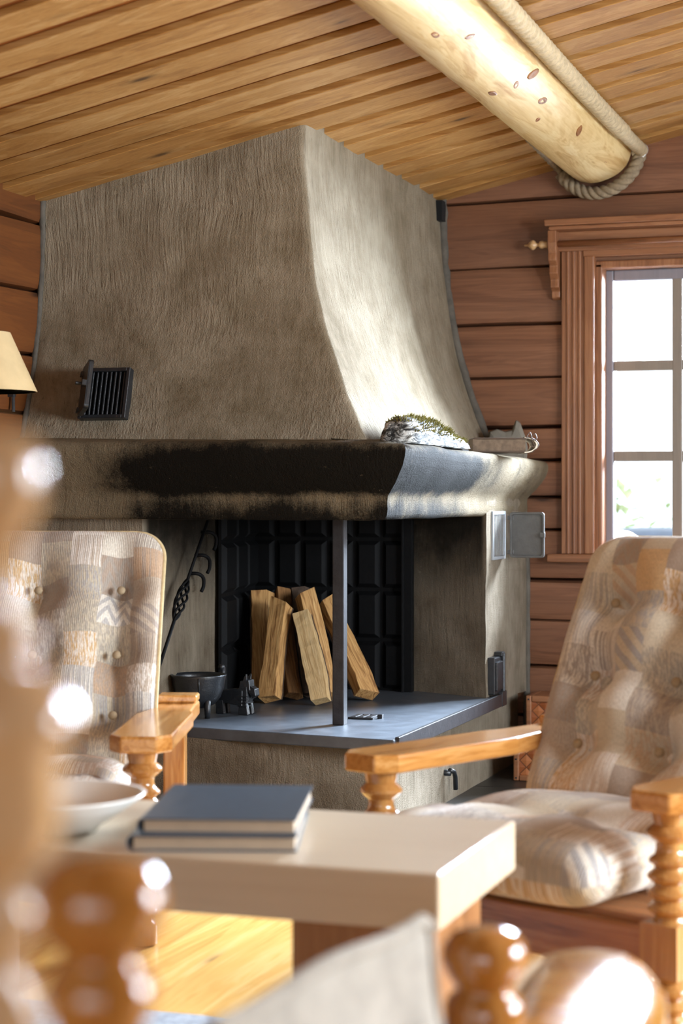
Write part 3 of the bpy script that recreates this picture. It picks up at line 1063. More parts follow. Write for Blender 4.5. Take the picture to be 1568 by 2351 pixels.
# vent grilles with their small doors open
def vent(Mx, w, h, nsl, mat, door_rot, hinge_left, handle=True, dw=None):
    fy = -1.0 if hinge_left else 1.0
    b = MB()
    fr = 0.013
    ft = -0.006 if mat is M['ventlight'] else -0.016
    b.box((-w / 2, ft, -h / 2), (-w / 2 + fr, 0.02, h / 2), Mx); b.box((w / 2 - fr, ft, -h / 2), (w / 2, 0.02, h / 2), Mx)
    b.box((-w / 2 + fr, ft, -h / 2), (w / 2 - fr, 0.02, -h / 2 + fr), Mx); b.box((-w / 2 + fr, ft, h / 2 - fr), (w / 2 - fr, 0.02, h / 2), Mx)
    for i in range(nsl):
        x = -w / 2 + fr + (w - 2 * fr) * (i + 0.5) / nsl
        b.box((x - (0.0026 if mat is M['ventlight'] else 0.0034), -0.0018 if mat is M['ventlight'] else -0.010, -h / 2 + fr), (x + (0.0026 if mat is M['ventlight'] else 0.0034), 0.0 if mat is M['ventlight'] else 0.012, h / 2 - fr), Mx)
    g = b.build('vent_grille', mat, fp, bevel=0.0015, seg=1)
    b = MB(); b.box((-w / 2 + fr, 0.013, -h / 2 + fr), (w / 2 - fr, 0.016, h / 2 - fr), Mx); b.build('vent_dark_plate', M['black'], g)  # black plate painting the shade behind the slats
    sgn = -1 if hinge_left else 1
    hx = sgn * w / 2
    dw = dw or w
    D = Mx @ T(hx, -0.018, 0) @ R(door_rot, 'Z')
    b = MB()
    # door swings from the hinge: local x runs away from the hinge
    r = 0.012
    poly = []
    for (cx, cz, a0) in ((dw - r, h / 2 - r - .004, 0), (r + .006, h / 2 - r - .004, PI / 2), (r + .006, -h / 2 + r + .004, PI), (dw - r, -h / 2 + r + .004, 3 * PI / 2)):
        for k in range(5):
            a = a0 + PI / 2 * k / 4
            poly.append((cx + r * math.cos(a), cz + r * math.sin(a)))
    Mp = D @ Matrix(((1, 0, 0, 0), (0, 0, 1, 0), (0, 1, 0, 0), (0, 0, 0, 1)))
    b.prism(poly, 0.0, 0.005, Mp)
    inner = [((x - dw / 2) * 0.90 + dw / 2, z * 0.90) for x, z in poly]
    n = len(poly)
    for k in range(n):                                   # raised rim on the inside of the door
        k2 = (k + 1) % n
        q = [poly[k], poly[k2], inner[k2], inner[k]]
        vs = [Mp @ Vector((a, c, 0.0)) for a, c in q] + [Mp @ Vector((a, c, -0.011 * fy + (0.005 if fy < 0 else 0.0))) for a, c in q]
        b.mesh(vs, [(4, 5, 6, 7), (0, 1, 5, 4), (2, 3, 7, 6)])
    for z in (h * 0.36, -h * 0.36):
        b.box((-0.004, -0.006, z - 0.008), (0.020, 0.004, z + 0.008), D)
    b.box((dw - 0.016, -0.016, -0.010), (dw + 0.003, 0.0, 0.010), D)
    if handle:
        b.tube([D @ Vector((dw - 0.02, 0.0, 0)), D @ Vector((dw - 0.02, 0.035 * fy, 0))], 0.006, 10)
    b.build('vent_door', M['ventgrey'] if mat is not M['iron'] else mat, g, bevel=0.0012, seg=1)
c = onX(1141, 1229, FX)
# local x -> +Y (away from the viewer), local y -> -X (into the wall)
Mr = Matrix(((0, -1, 0, FX + 0.004), (1, 0, 0, c.y), (0, 0, 1, c.z), (0, 0, 0, 1)))
y_a, y_b = onX(1126, 1229, FX).y, onX(1155, 1229, FX).y
M['ventlight'] = plain('pale_grey_grille', '#9fa4a8', 0.45, metal=0.2, vary=0.08)
vent(Mr, y_b - y_a, 0.186, 8, M['ventlight'], math.radians(-88), False, False, dw=0.142)
c = onY(243, 905, 5.742)
Ml = T(c.x, 5.740, c.z) @ R(math.radians(-15), 'X')
vent(Ml, 0.176, 0.178, 9, M['iron'], math.radians(-54), True, True, dw=0.13)
# small iron lever low on the right side
c = onX(1026, 1780, -1.775)
b = MB()
b.tube([(-1.80, c.y - 0.02, c.z + 0.012), (-1.755, c.y - 0.02, c.z + 0.012)], 0.011, 10)
b.tube([(-1.757, c.y - 0.025, c.z + 0.022), (-1.752, c.y + 0.012, c.z + 0.012), (-1.752, c.y + 0.03, c.z - 0.01), (-1.752, c.y + 0.034, c.z - 0.055)], 0.0085, 10)
b.build('damper_lever', M['iron'], fp, smooth=True)

# hooks and fire tool on the left jamb
JX = LX + 0.004
for i, (px, py, lab) in enumerate(((478, 1232, 'uppermost of three iron hooks on the inner left fireplace jamb'), (463, 1285, 'middle of three iron hooks on the inner left fireplace jamb'), (449, 1327, 'lowest of three iron hooks on the inner left fireplace jamb'))):
    p = onX(px, py, JX)
    b = MB()
    pts = bez([(-0.02, -0.03, 0.016), (0.018, -0.022, 0.016), (0.028, 0.004, 0.0), (0.026, 0.010, -0.03), (0.022, 0.0, -0.048)], 16)
    b.tube(pts, 0.0065, 10)
    o = b.build('iron_hook', M['iron_soot'], smooth=True)
    o.location = p
    tag(o, lab, 'hook', 'iron hooks on the jamb')
pa, pb_, pc_ = onX(477, 1196, JX + 0.055), onX(431, 1330, JX + 0.055), onX(400, 1425, JX + 0.055)
tool = empty('fire_poker', pc_)
b = MB(); b.tube([pa - pc_, pb_ - pc_], 0.0055, 10)
b.build('shaft', M['iron_soot'], tool, smooth=True)
b = MB()
ax = (pc_ - pb_)
e1 = Vector((0, 1, 0)); e1 = (e1 - ax.normalized() * e1.dot(ax.normalized())).normalized(); e2 = ax.normalized().cross(e1)
for q in range(5):
    pts = []
    for i in range(40):
        t = i / 39
        r_ = 0.019 * math.sin(PI * t) ** 0.7
        an = 2 * PI * (q / 5 + 0.85 * t)
        pts.append(pb_ - pc_ + ax * t + (e1 * math.cos(an) + e2 * math.sin(an)) * r_)
    b.tube(pts, 0.0042, 8)
b.build('twisted_basket_handle', M['iron_soot'], tool, smooth=True)
b = MB(); b.tube([(0, 0, 0), ax.normalized() * 0.20], 0.006, 10)
b.build('tip', M['iron_soot'], tool, smooth=True)
tag(tool, 'black wrought iron fire tool with twisted basket hanging on the left jamb', 'fire tool')

# ---- things on the hearth
HZ = 0.3385
def firewood(bx, by, tx, ty, w, d, lab, mat='firewood', bark=True, tri=True, seed=0, zb=6.95, zt=7.15, roll=0.0, slant=0.0):
    """a split log leaning on the fireback: foot and head given by where they stand"""
    rnd = random.Random(seed)
    foot = cw((bx - 784) / F_PX * zb, zb, HZ)
    head = cw((tx - 784) / F_PX * zt, zt, CAM_H - (ty - 1140) / F_PX * zt)
    ax = head - foot; L = ax.length
    zax = ax.normalized()
    xax = Vector((CA, SA, 0)); xax = (xax - zax * xax.dot(zax)).normalized()
    yax = zax.cross(xax)
    Mx = Matrix((xax, yax, zax)).transposed().to_4x4() @ R(roll, 'Z')
    if tri:
        sec = [(-w / 2, -d * 0.35), (w * 0.12, -d / 2), (w / 2, -d * 0.1), (w * 0.35, d * 0.4), (-w * 0.1, d / 2), (-w * 0.42, d * 0.3)]
    else:
        sec = [(-w / 2, -d / 2), (w / 2, -d * 0.42), (w * 0.46, d / 2), (-w * 0.45, d * 0.4)]
    rows = []
    N = 12
    for i in range(N + 1):
        t = i / N
        k = 1 + 0.06 * math.sin(t * 5 + seed)
        off = Vector((math.sin(t * 4 + seed) * 0.004, 0, 0))
        rows.append([Vector((x * k, y * k, L * t + (x * slant + rnd.uniform(-.004, .004) if i == N else 0) + (rnd.uniform(-.006, .006) - x * slant * .4 if i == 0 else 0))) + off + Vector((rnd.uniform(-1, 1), rnd.uniform(-1, 1), 0)) * 0.0022 for x, y in sec])
    b = MB(); b.grid(rows, close=True)
    b.mesh(rows[0], [tuple(range(len(sec)))]); b.mesh(rows[-1], [tuple(range(len(sec)))])
    lowest = min((Mx.to_3x3() @ v.co).z for v in b.bm.verts)
    root = b.build('firewood_log', M[mat], weld=True, bevel=0.0012, seg=1)
    root.matrix_world = T(foot.x, foot.y, foot.z - lowest) @ Mx
    if bark:
        b = MB()
        n = len(sec)
        strip = [n - 3, n - 2, n - 1] if tri else [2, 3]
        rr = [[r[k] * 1.0 + Vector((r[k].x, r[k].y, 0)).normalized() * 0.004 for k in strip] for r in rows]
        ro = [[r[k] * 1.0 - Vector((r[k].x, r[k].y, 0)).normalized() * 0.001 for k in reversed(strip)] for r in rows]
        b.grid([a + c for a, c in zip(rr, ro)], close=True)
        o = b.build('bark', M['bark'], root)
    tag(root, lab, 'firewood', 'split firewood leaning in the hearth')
    return root


firewood(604, 1592, 604, 1376, 0.098, 0.07, 'leftmost split log, standing almost upright', seed=1, zb=7.0, zt=7.20, roll=0.25)
firewood(617, 1597, 649, 1392, 0.066, 0.055, 'warm brown split log leaning right in front of the leftmost log', seed=2, zb=6.86, zt=7.05, tri=False, roll=-0.5, slant=-0.55)
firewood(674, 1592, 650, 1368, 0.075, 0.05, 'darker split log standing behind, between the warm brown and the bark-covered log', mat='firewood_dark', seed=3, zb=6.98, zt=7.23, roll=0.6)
firewood(716, 1590, 686, 1362, 0.080, 0.06, 'bark-covered round log wedged behind the pale short one', mat='bark', bark=False, seed=4, zb=7.07, zt=7.25, roll=0.3)
firewood(752, 1594, 698, 1378, 0.074, 0.06, 'tallest split log, leaning left behind the pale short one', seed=5, zb=6.93, zt=7.12, tri=False, roll=0.45, slant=0.5)
firewood(738, 1600, 694, 1420, 0.066, 0.055, 'pale short split log at the front of the pile', mat='firewood_pale', seed=6, zb=6.80, zt=7.0, tri=False, roll=-0.35)
firewood(840, 1586, 750, 1394, 0.078, 0.055, 'rightmost split log, leaning left behind the steel post', seed=7, zb=6.96, zt=7.20, tri=False, roll=0.5, slant=0.5)

# three-legged pot
pot = empty('cast_iron_pot', (-2.535, 5.985, HZ))
b = MB()
b.lathe([(0, 0.03), (0.03, 0.032), (0.058, 0.045), (0.077, 0.068), (0.088, 0.10), (0.0945, 0.135), (0.097, 0.143), (0.096, 0.147), (0.090, 0.147), (0.087, 0.135), (0.080, 0.10), (0.068, 0.070), (0.04, 0.05), (0, 0.047)], None, 48)
b.build('bowl', M['iron'], pot, smooth=True)
for a in (-38, 85, 205):
    a = math.radians(a)
    b = MB(); b.tube([(0.060 * math.cos(a), 0.060 * math.sin(a), 0.075), (0.066 * math.cos(a), 0.066 * math.sin(a), 0.03), (0.064 * math.cos(a), 0.064 * math.sin(a), 0.0)], 0.011, 12, lambda i, an, r: r * (1.15, 0.95, 0.8)[i])
    b.build('leg', M['iron'], pot, smooth=True)
b = MB(); b.tube(bez([(0.045, 0.085, 0.12), (0.050, 0.10, 0.140), (0.050, 0.098, 0.162), (0.046, 0.085, 0.166)], 10), 0.010, 12)
b.build('lug_handle', M['iron'], pot, smooth=True)
b = MB(); b.tube([(0.038, -0.088, 0.14), (0.037, -0.083, 0.11), (0.033, -0.073, 0.08), (0.027, -0.055, 0.055)], 0.003, 8)
b.build('casting_seam', M['iron'], pot, smooth=True)
tag(pot, 'black three-legged cast iron pot standing on the hearth slab', 'pot')

# faceted terrier figure
pd = cw((548 - 784) / F_PX * 6.56, 6.56, HZ)
b = MB()
def H(*p): b.hull([Vector(q) for q in p])
# body: local x forward (to the right of the picture)
H((-.085, -.022, .045), (-.085, .022, .045), (-.080, -.018, .085), (-.080, .018, .085), (.030, -.028, .032), (.030, .028, .032), (.030, -.026, .090), (.030, .026, .090), (-.03, -.028, .04), (-.03, .028, .04), (0.0, .02, .096), (0, -.02, .096))
H((.000, -.026, .035), (.000, .026, .035), (.048, -.024, .045), (.048, .024, .045), (.045, -.022, .105), (.045, .022, .105), (.010, -.022, .098), (.010, .022, .098), (.056, 0, .07))     # chest and neck
H((.012, -.022, .092), (.012, .022, .092), (.020, -.024, .124), (.020, .024, .124), (.055, -.020, .128), (.055, .020, .128), (.060, -.019, .090), (.060, .019, .090), (.035, 0, .132))   # skull
H((.050, -.018, .085), (.050, .018, .085), (.056, -.017, .108), (.056, .017, .108), (.078, -.017, .096), (.078, .017, .096), (.082, -.016, .072), (.082, .016, .072), (.066, -.013, .060), (.066, .013, .060))   # bearded muzzle
for s in (-1, 1):
    H((.022, s * .010, .124), (.044, s * .010, .127), (.030, s * .024, .122), (.044, s * .022, .124), (.047, s * .015, .150), (.042, s * .018, .152))     # ear
    H((.012, s * .008, .0), (.052, s * .008, .0), (.012, s * .026, .0), (.052, s * .026, .0), (.060, s * .016, .006), (.016, s * .010, .05), (.044, s * .010, .05), (.016, s * .026, .05), (.044, s * .026, .05))   # front leg
    H((-.085, s * .008, .0), (-.050, s * .008, .0), (-.085, s * .026, .0), (-.050, s * .026, .0), (-.082, s * .010, .05), (-.055, s * .010, .05), (-.082, s * .027, .05), (-.055, s * .027, .05))
H((-.080, -.008, .075), (-.080, .008, .075), (-.100, -.005, .110), (-.100, .005, .110), (-.108, 0, .112), (-.070, 0, .085))
for q in range(4):
    b.box((.010, -.029, .030 + q * .012), (.050, .029, .034 + q * .012), None)
dog = b.build('terrier_figurine', M['iron'], bevel=0.0015, seg=1)
dog.location = pd
dog.rotation_euler = (0, 0, YAW - 0.45)
dog.scale = (0.92, 0.95, 0.95)
tag(dog, 'small black faceted terrier figurine standing beside the pot', 'figurine')

# ---- things on the mantel
MZ = 1.286
p0, p1 = onX(905, 1005, -1.735), onX(1052, 1010, -1.735)
bl = empty('birch_bark_piece', ((p0.x + p1.x) / 2, (p0.y + p1.y) / 2, MZ - 0.017))
b = MB()
rows = []
Lb = (p1.y - p0.y)
for i in range(41):
    t = i / 40
    y = -Lb / 2 + Lb * t
    env = (min(1, t / 0.10) ** 0.5) * (min(1, (1 - t) / 0.5) ** 0.8)
    hgt = 0.095 * (0.35 + 0.65 * env) * (1 - 0.25 * t)
    wd = 0.062 * (0.6 + 0.4 * env)
    row = []
    for j in range(20):
        a = PI * j / 19
        q = Vector((wd * math.cos(a), y, hgt * math.sin(a) ** 0.7))
        q += mnoise.noise_vector(Vector((q.x * 30, y * 14, q.z * 30))) * 0.011
        q.z = max(0.0, q.z)
        row.append(q)
    rows.append(row)
b.grid(rows, close=True); b.mesh(rows[0], [tuple(range(20))]); b.mesh(rows[-1], [tuple(range(20))])
b.build('bark_slab', M['birch'], bl, smooth=True, weld=True)
b = MB()
rnd = random.Random(5)
for k in range(2600):
    i = int(min(39, max(2, rnd.gauss(19, 8)))) if k < 2100 else rnd.choice([36, 37, 38, 39, 24, 25])
    j = int(min(17, max(2, rnd.gauss(8.5, 3.2)))) if k < 2100 else rnd.randint(3, 12)
    q = rows[i][j].lerp(rows[i + 1][j + 1], rnd.random())
    nrm = Vector((q.x * 3, rnd.gauss(0, .02), q.z * 2 + .02)).normalized()
    tip = q + (nrm + Vector((rnd.gauss(0, .5), rnd.gauss(0, .5), rnd.gauss(0, .4)))) * rnd.uniform(.004, .012)
    side = nrm.cross(Vector((rnd.random(), rnd.random(), rnd.random()))).normalized() * 0.0022
    s2 = nrm.cross(side).normalized() * 0.0022
    b.mesh([q + side, q - side * .5 + s2, q - side * .5 - s2, tip], [(0, 1, 3), (1, 2, 3), (2, 0, 3)])
tag(b.build('moss', M['moss'], bl), 'olive green moss', kind='stuff')
tag(bl, 'slab of white birch bark grown with moss lying on the mantel', 'bark')

nb = empty('tied_notebook', cw(0.600, 7.08, MZ - 0.022), YAW + 0.03)
b = MB(); b.box((-0.112, -0.085, 0.005), (0.085, 0.085, 0.050)); b.cut(0.05); b.wobble(0.0015, 30)
b.build('pages', plain('aged_pages', '#6f5d4c', 0.85, vary=0.3, bscale=200), nb)
b = MB(); b.box((-0.120, -0.095, 0.0), (0.11, 0.095, 0.006)); b.box((-0.110, -0.092, 0.050), (0.09, 0.092, 0.056))
b.build('cover', M['leather'], nb, bevel=0.002)
b = MB()
rows = []
for i in range(11):
    a = -PI / 2 + PI * i / 10
    rows.append([(0.080 + 0.050 * math.cos(a), y, 0.0285 + 0.030 * math.sin(a)) for y in (-0.096, 0.096)] + [(0.080 + 0.044 * math.cos(a), y, 0.0285 + 0.026 * math.sin(a)) for y in (0.096, -0.096)])
b.grid(rows, close=True)
b.build('birch_bark_spine', M['birchpaper'], nb, smooth=False)
for y in (-0.097, -0.06, 0.03):
    b = MB(); b.tube(bez([(0.086, y, 0.058), (0.115, y - .002, 0.05), (0.133, y + .004, 0.028), (0.11, y, 0.003)], 14), 0.0018, 6)
    b.build('lacing', M['leather'], nb, smooth=True)
b = MB(); b.tube(bez([(0.085, -0.099, 0.056), (0.10, -0.101, 0.075), (0.108, -0.100, 0.045), (0.118, -0.1, 0.02), (0.10, -0.1, 0.03)], 20), 0.0018, 6)
b.build('bow_loop', M['leather'], nb, smooth=True)
b = MB(); b.tube(bez([(0.10, -0.099, 0.055), (0.118, -0.104, 0.070), (0.124, -0.103, 0.05), (0.105, -0.1, 0.045)], 20), 0.0018, 6)
b.build('bow_loop', M['leather'], nb, smooth=True)
tag(nb, 'thick notebook with pale laced spine at the right mantel end', 'book')

b = MB()
ps = []
rnd = random.Random(3)
for (x, z, w) in ((-0.085, 0.0, .028), (-0.088, 0.04, .028), (-0.07, 0.062, .022), (-0.02, 0.058, .024), (0.025, 0.064, .022), (0.045, 0.085, .014), (0.062, 0.078, .016), (0.082, 0.040, .026), (0.085, 0.0, .028), (0, 0, .035)):
    ps += [Vector((x, -w, z)), Vector((x, w, z))]
n_ = 10
b2 = MB()
outl = [(-0.085, 0.0), (-0.09, 0.03), (-0.084, 0.060), (-0.05, 0.066), (-0.015, 0.060), (0.020, 0.064), (0.036, 0.086), (0.054, 0.080), (0.078, 0.048), (0.088, 0.026), (0.084, 0.0)]
rows = []
for (yy_, k_) in ((-0.034, 0.80), (-0.026, 0.97), (0.0, 1.0), (0.026, 0.97), (0.034, 0.8)):
    rows.append([Vector((x * k_, yy_, z * (k_ if z > 0 else 1))) for x, z in outl])
b2.grid(rows, close=True); b2.mesh(rows[0], [tuple(range(len(outl)))]); b2.mesh(rows[-1], [tuple(range(len(outl)))])
b.bm.free()
st = b2.build('grey_stone', M['stone'], weld=True, bevel=0.003)
st.scale = (0.92, 1, 1.85)
st.location = (-1.79, 7.45, MZ - 0.032)
st.rotation_euler = (0, 0, YAW)
tag(st, 'flat jagged grey stone standing on the mantel behind the notebook', 'stone')

# ================================================================= FLOOR LAMP
lp = empty('floor_lamp', (-2.80, 4.97, 0))
tag(lp, 'floor lamp with cream cone shade at the left wall', 'lamp')
ztop = CAM_H + (1140 - 763) / F_PX * 5.60
zbot = CAM_H + (1140 - 899) / F_PX * 5.60
b = MB()
b.lathe([(0.157, zbot), (0.159, zbot), (0.0785, ztop), (0.0765, ztop), (0.155, zbot + 0.002), (0.157, zbot)], None, 48)
b.build('lamp_shade', M['shade'], lp, smooth=False, auto=40)
b = MB()
b.lathe([(0, 0), (0.13, 0), (0.13, 0.02), (0.04, 0.04), (0.022, 0.06), (0.022, 0.4), (0.03, 0.42), (0.022, 0.44), (0.018, zbot + 0.02), (0.012, zbot + 0.05), (0, zbot + 0.055)], None, 24)
b.build('pole', M['pine_z'], lp, smooth=True)
b = MB()
b.lathe([(0, zbot + 0.05), (0.014, zbot + 0.055), (0.03, zbot + 0.09), (0.026, zbot + 0.12), (0, zbot + 0.135)], None, 16)
nb_ = NT('lit_bulb')
em = nb_.node('ShaderNodeEmission', {'Color': (1.0, 0.72, 0.42, 1), 'Strength': 9.0})
nb_.t.links.new(em.outputs[0], nb_.out.inputs[0])
b.build('bulb', nb_.m, lp, smooth=True)
b = MB()
for a in (0, 2 * PI / 3, 4 * PI / 3):
    b.tube([(0.012 * math.cos(a), 0.012 * math.sin(a), zbot + 0.045), (0.1 * math.cos(a), 0.1 * math.sin(a), zbot + 0.055), (0.150 * math.cos(a), 0.150 * math.sin(a), zbot + 0.012)], 0.002, 6)
b.build('shade_ring', M['steel'], lp)
p = onX(41, 925, XL + 0.03)
b = MB()
b.tube([(XL + 0.012, p.y, p.z + 0.03), (XL + 0.012, p.y + .002, p.z - 0.03)], 0.006, 8)
b.box((XL - 0.01, p.y - 0.012, p.z + 0.02), (XL + 0.016, p.y + 0.012, p.z + 0.035))
o = b.build('wall_catch', M['iron'])
tag(o, 'small black iron catch on the left log wall under the lampshade', 'catch')

# ================================================================= ARMCHAIRS
def cushion(name, path, Wd, Th, tufts, mat, parent, rc=0.07, nu=44, nv=60, back=0.8, power=6, uvo=(0, 0), bulge=0.0):
    """upholstered pad along a path of (y, z); tufts: (x, s, depth, sigma) in metres"""
    P = bez([(0, y, z) for y, z in path], 200)
    ln = [0.0]
    for a, c in zip(P, P[1:]):
        ln.append(ln[-1] + (c - a).length)
    L = ln[-1]
    def at(s):
        s = min(max(s, 0), L)
        for k in range(200):
            if ln[k + 1] >= s:
                t = (s - ln[k]) / max(1e-9, ln[k + 1] - ln[k])
                p = P[k].lerp(P[k + 1], t); d = (P[k + 1] - P[k]).normalized()
                return p, d
        return P[-1], (P[-1] - P[-2]).normalized()
    us = [math.sin((-1 + 2 * i / nu) * PI / 2) * 0.6 + (-1 + 2 * i / nu) * 0.4 for i in range(nu + 1)]
    vs = [math.sin((-1 + 2 * i / nv) * PI / 2) * 0.6 + (-1 + 2 * i / nv) * 0.4 for i in range(nv + 1)]
    bm = bmesh.new()
    uvl = bm.loops.layers.uv.new('UVMap')
    store = {}
    uvs = {}
    for side in (1, -1):
        for i, v in enumerate(vs):
            s = (v + 1) / 2 * L
            p, d = at(s)
            nrm = Vector((0, -d.z, d.y))
            if nrm.y > 0 and abs(d.z) > 0.3: nrm = -nrm
            if abs(d.z) <= 0.3 and nrm.z < 0: nrm = -nrm
            e = min(s, L - s)
            inset = rc - math.sqrt(max(0, rc * rc - (rc - e) ** 2)) if e < rc else 0
            hw = Wd / 2 - inset
            for j, u in enumerate(us):
                x = u * hw
                f = max(0, 1 - abs(u) ** power) ** 0.5 * max(0, 1 - abs(v) ** (power * 1.4)) ** 0.5
                h = Th / 2 * f * (1 if side > 0 else back)
                if side > 0:
                    h += bulge * (1 - u * u) * (1 - v * v)
                    for (tx, ts, dp, sg) in tufts:
                        dx, ds = x - tx, s - ts
                        h -= dp * f * (math.exp(-(dx * dx + ds * ds) / (2 * sg * sg)) + 0.32 * math.exp(-(dx * dx) / (2 * (sg * .55) ** 2)) * math.exp(-(ds * ds) / (2 * (sg * 3.2) ** 2)) + 0.25 * math.exp(-(ds * ds) / (2 * (sg * .5) ** 2)) * math.exp(-(dx * dx) / (2 * (sg * 2.6) ** 2)))
                    h += mnoise.noise(Vector((x * 9, s * 9, 1))) * 0.006 * f
                q = p + Vector((x, 0, 0)) + nrm * (h * (1 if side > 0 else -1))
                edge = i in (0, nv) or j in (0, nu)
                key = (i, j) if edge else (side, i, j)
                if key not in store:
                    store[key] = bm.verts.new(q)
                uvs[(side, i, j)] = (x + uvo[0], s + uvo[1] + (0 if side > 0 else 1.3))
        for i in range(nv):
            for j in range(nu):
                idx = [(i, j), (i, j + 1), (i + 1, j + 1), (i + 1, j)]
                vv = [store[k] if k in store else store[(side,) + k] for k in idx]
                try:
                    fc = bm.faces.new(vv)
                except ValueError:
                    continue
                for lp_, k in zip(fc.loops, idx):
                    lp_[uvl].uv = uvs[(side,) + k]
    bmesh.ops.recalc_face_normals(bm, faces=bm.faces)
    me = bpy.data.meshes.new(name)
    bm.to_mesh(me); bm.free()
    me.materials.append(mat)
    for pl_ in me.polygons:
        pl_.use_smooth = True
    o = bpy.data.objects.new(name, me); COL.objects.link(o); o.parent = parent
    return o, at, L


LEG = [(0.030, 0.0), (0.037, 0.004), (0.038, 0.046), (0.034, 0.055), (0.024, 0.066), (0.026, 0.072), (0.038, 0.080), (0.040, 0.086), (0.035, 0.093), (0.026, 0.098), (0.030, 0.104), (0.042, 0.112), (0.044, 0.120), (0.040, 0.128), (0.030, 0.136), (0.034, 0.146), (0.036, 0.15)]
TOPT = [(0.038, 0.252), (0.033, 0.258), (0.031, 0.264)]
def bead(z, r, rn, w):
    return [(rn, z - w), (r * 0.86, z - w * 0.62), (r, z - w * 0.2), (r, z + w * 0.2), (r * 0.86, z + w * 0.62), (rn, z + w)]
TOPT += bead(0.281, 0.046, 0.033, 0.014) + bead(0.312, 0.046, 0.033, 0.015) + bead(0.345, 0.047, 0.033, 0.015) + bead(0.376, 0.044, 0.032, 0.013) + [(0.029, 0.400), (0.030, 0.412)] + bead(0.432, 0.049, 0.034, 0.017) + [(0.036, 0.456), (0.040, 0.480)]
ARM_Z0, ARM_Z1 = 0.478, 0.520


def make_armchair():
    root = empty('pine_armchair')
    for s in (-1, 1):
        b = MB()
        b.lathe(LEG, T(s * 0.39, -0.345, 0), 32)
        b.box((s * 0.39 - 0.044, -0.345 - 0.044, 0.148), (s * 0.39 + 0.044, -0.345 + 0.044, 0.254))
        b.lathe(TOPT, T(s * 0.39, -0.345, 0), 32)
        b.build('leg', M['pine_z'], root, auto=40)
        b = MB()
        b.prism([(s * 0.39 - 0.03, 0.30), (s * 0.39 + 0.03, 0.30), (s * 0.39 + 0.03, 0.37), (s * 0.39 - 0.03, 0.37)], 0.0, 0.479)
        b.build('leg', M['pine_z'], root, bevel=0.006)
        # armrest: chamfered front corners, narrower behind
        b = MB()
        pts = [(-0.045, -0.42), (0.045, -0.42), (0.077, -0.372), (0.077, 0.10), (0.066, 0.16), (0.062, 0.405), (-0.05, 0.405), (-0.055, 0.17), (-0.077, 0.06), (-0.077, -0.372)]
        if s < 0:
            pts = [(-x, y) for x, y in reversed(pts)]
        b.prism([(s * 0.39 + x, y) for x, y in pts], ARM_Z0, ARM_Z1)
        b.build('armrest', M['pine'], root, bevel=0.007, seg=3)
        b = MB(); b.box((s * 0.39 + (-0.05 if s > 0 else -0.062), 0.32, ARM_Z1 - 0.0), (s * 0.39 + (0.062 if s > 0 else 0.05), 0.405, ARM_Z1 + 0.022))
        b.build('arm_block', M['pine'], root, bevel=0.006)
        b = MB(); b.box((s * 0.39 - 0.022, -0.30, 0.165), (s * 0.39 + 0.022, 0.31, 0.245))
        b.build('side_rail', M['pine'], root, bevel=0.004)
    b = MB(); b.box((-0.36, -0.375, 0.140), (0.36, -0.335, 0.240))
    b.build('front_rail', M['pine_x'], root, bevel=0.005)
    b = MB()
    b.box((-0.366, -0.345, 0.238), (0.366, 0.30, 0.252))
    b.build('seat_board', M['pine_x'], root, bevel=0.003)
    # back frame: two raked stiles and rails behind the pad
    b = MB()
    for s in (-1, 1):
        Mx = T(s * 0.26, 0.235, 0.25) @ R(math.radians(-31), 'X')
        b.box((-0.025, 0, 0), (0.025, 0.035, 0.80), Mx)
    Mx = T(0, 0.235, 0.25) @ R(math.radians(-31), 'X')
    for q in range(4):
        b.box((-0.26, 0.005, 0.10 + q * 0.2), (0.26, 0.028, 0.15 + q * 0.2), Mx)
    b.build('back_frame', M['pine'], root, bevel=0.004)
    seat, at, L = cushion('seat_cushion', [(-0.515, 0.328), (-0.36, 0.343), (-0.1, 0.342), (0.05, 0.330), (0.19, 0.312)], 0.625, 0.160,
                          [(-0.2, 0.30, .03, .05), (0.0, 0.30, .03, .05), (0.2, 0.30, .03, .05)], M['fabric'], root, rc=0.05, power=7, back=0.88, uvo=(3.1, 2.0), bulge=0.004)
    tf = [(x, s, 0.060, 0.050) for x in (-0.235, 0.0, 0.235) for s in (0.185, 0.36, 0.555)]
    backp, at, L = cushion('back_cushion', [(0.120, 0.330), (0.185, 0.47), (0.275, 0.67), (0.365, 0.85), (0.445, 0.995)], 0.700, 0.120, tf, M['fabric'], root, rc=0.085, power=7, nu=56, nv=72, uvo=(0.7, 0.3))
    for (x, s, dp, sg) in tf:
        p, d = at(s)
        nrm = Vector((0, -d.z, d.y)); nrm = nrm if nrm.y < 0 else -nrm
        b = MB()
        Mx = T(*(p + Vector((x, 0, 0)) + nrm * 0.004)) @ nrm.to_track_quat('Z', 'Y').to_matrix().to_4x4()
        b.lathe([(0.011, -0.004), (0.0125, 0.001), (0.010, 0.006), (0.005, 0.0085), (0, 0.009)], Mx, 16)
        b.build('button', M['button'], backp, smooth=True)
    # piping along the back pad's edge
    pts = []
    hw = 0.700 / 2
    rc = 0.085
    for k in range(161):
        t = k / 160
        s = t * L
        p, d = at(s)
        e = min(s, L - s)
        inset = rc - math.sqrt(max(0, rc * rc - (rc - e) ** 2)) if e < rc else 0
        pts.append((p, hw - inset))
    loop = [p + Vector((w + 0.001, 0, 0)) for p, w in pts] + [p + Vector((-w - 0.001, 0, 0)) for p, w in reversed(pts)]
    b = MB(); b.tube(loop + [loop[0]], 0.0065, 8)
    b.build('piping', M['wool'], backp, smooth=True)
    return root


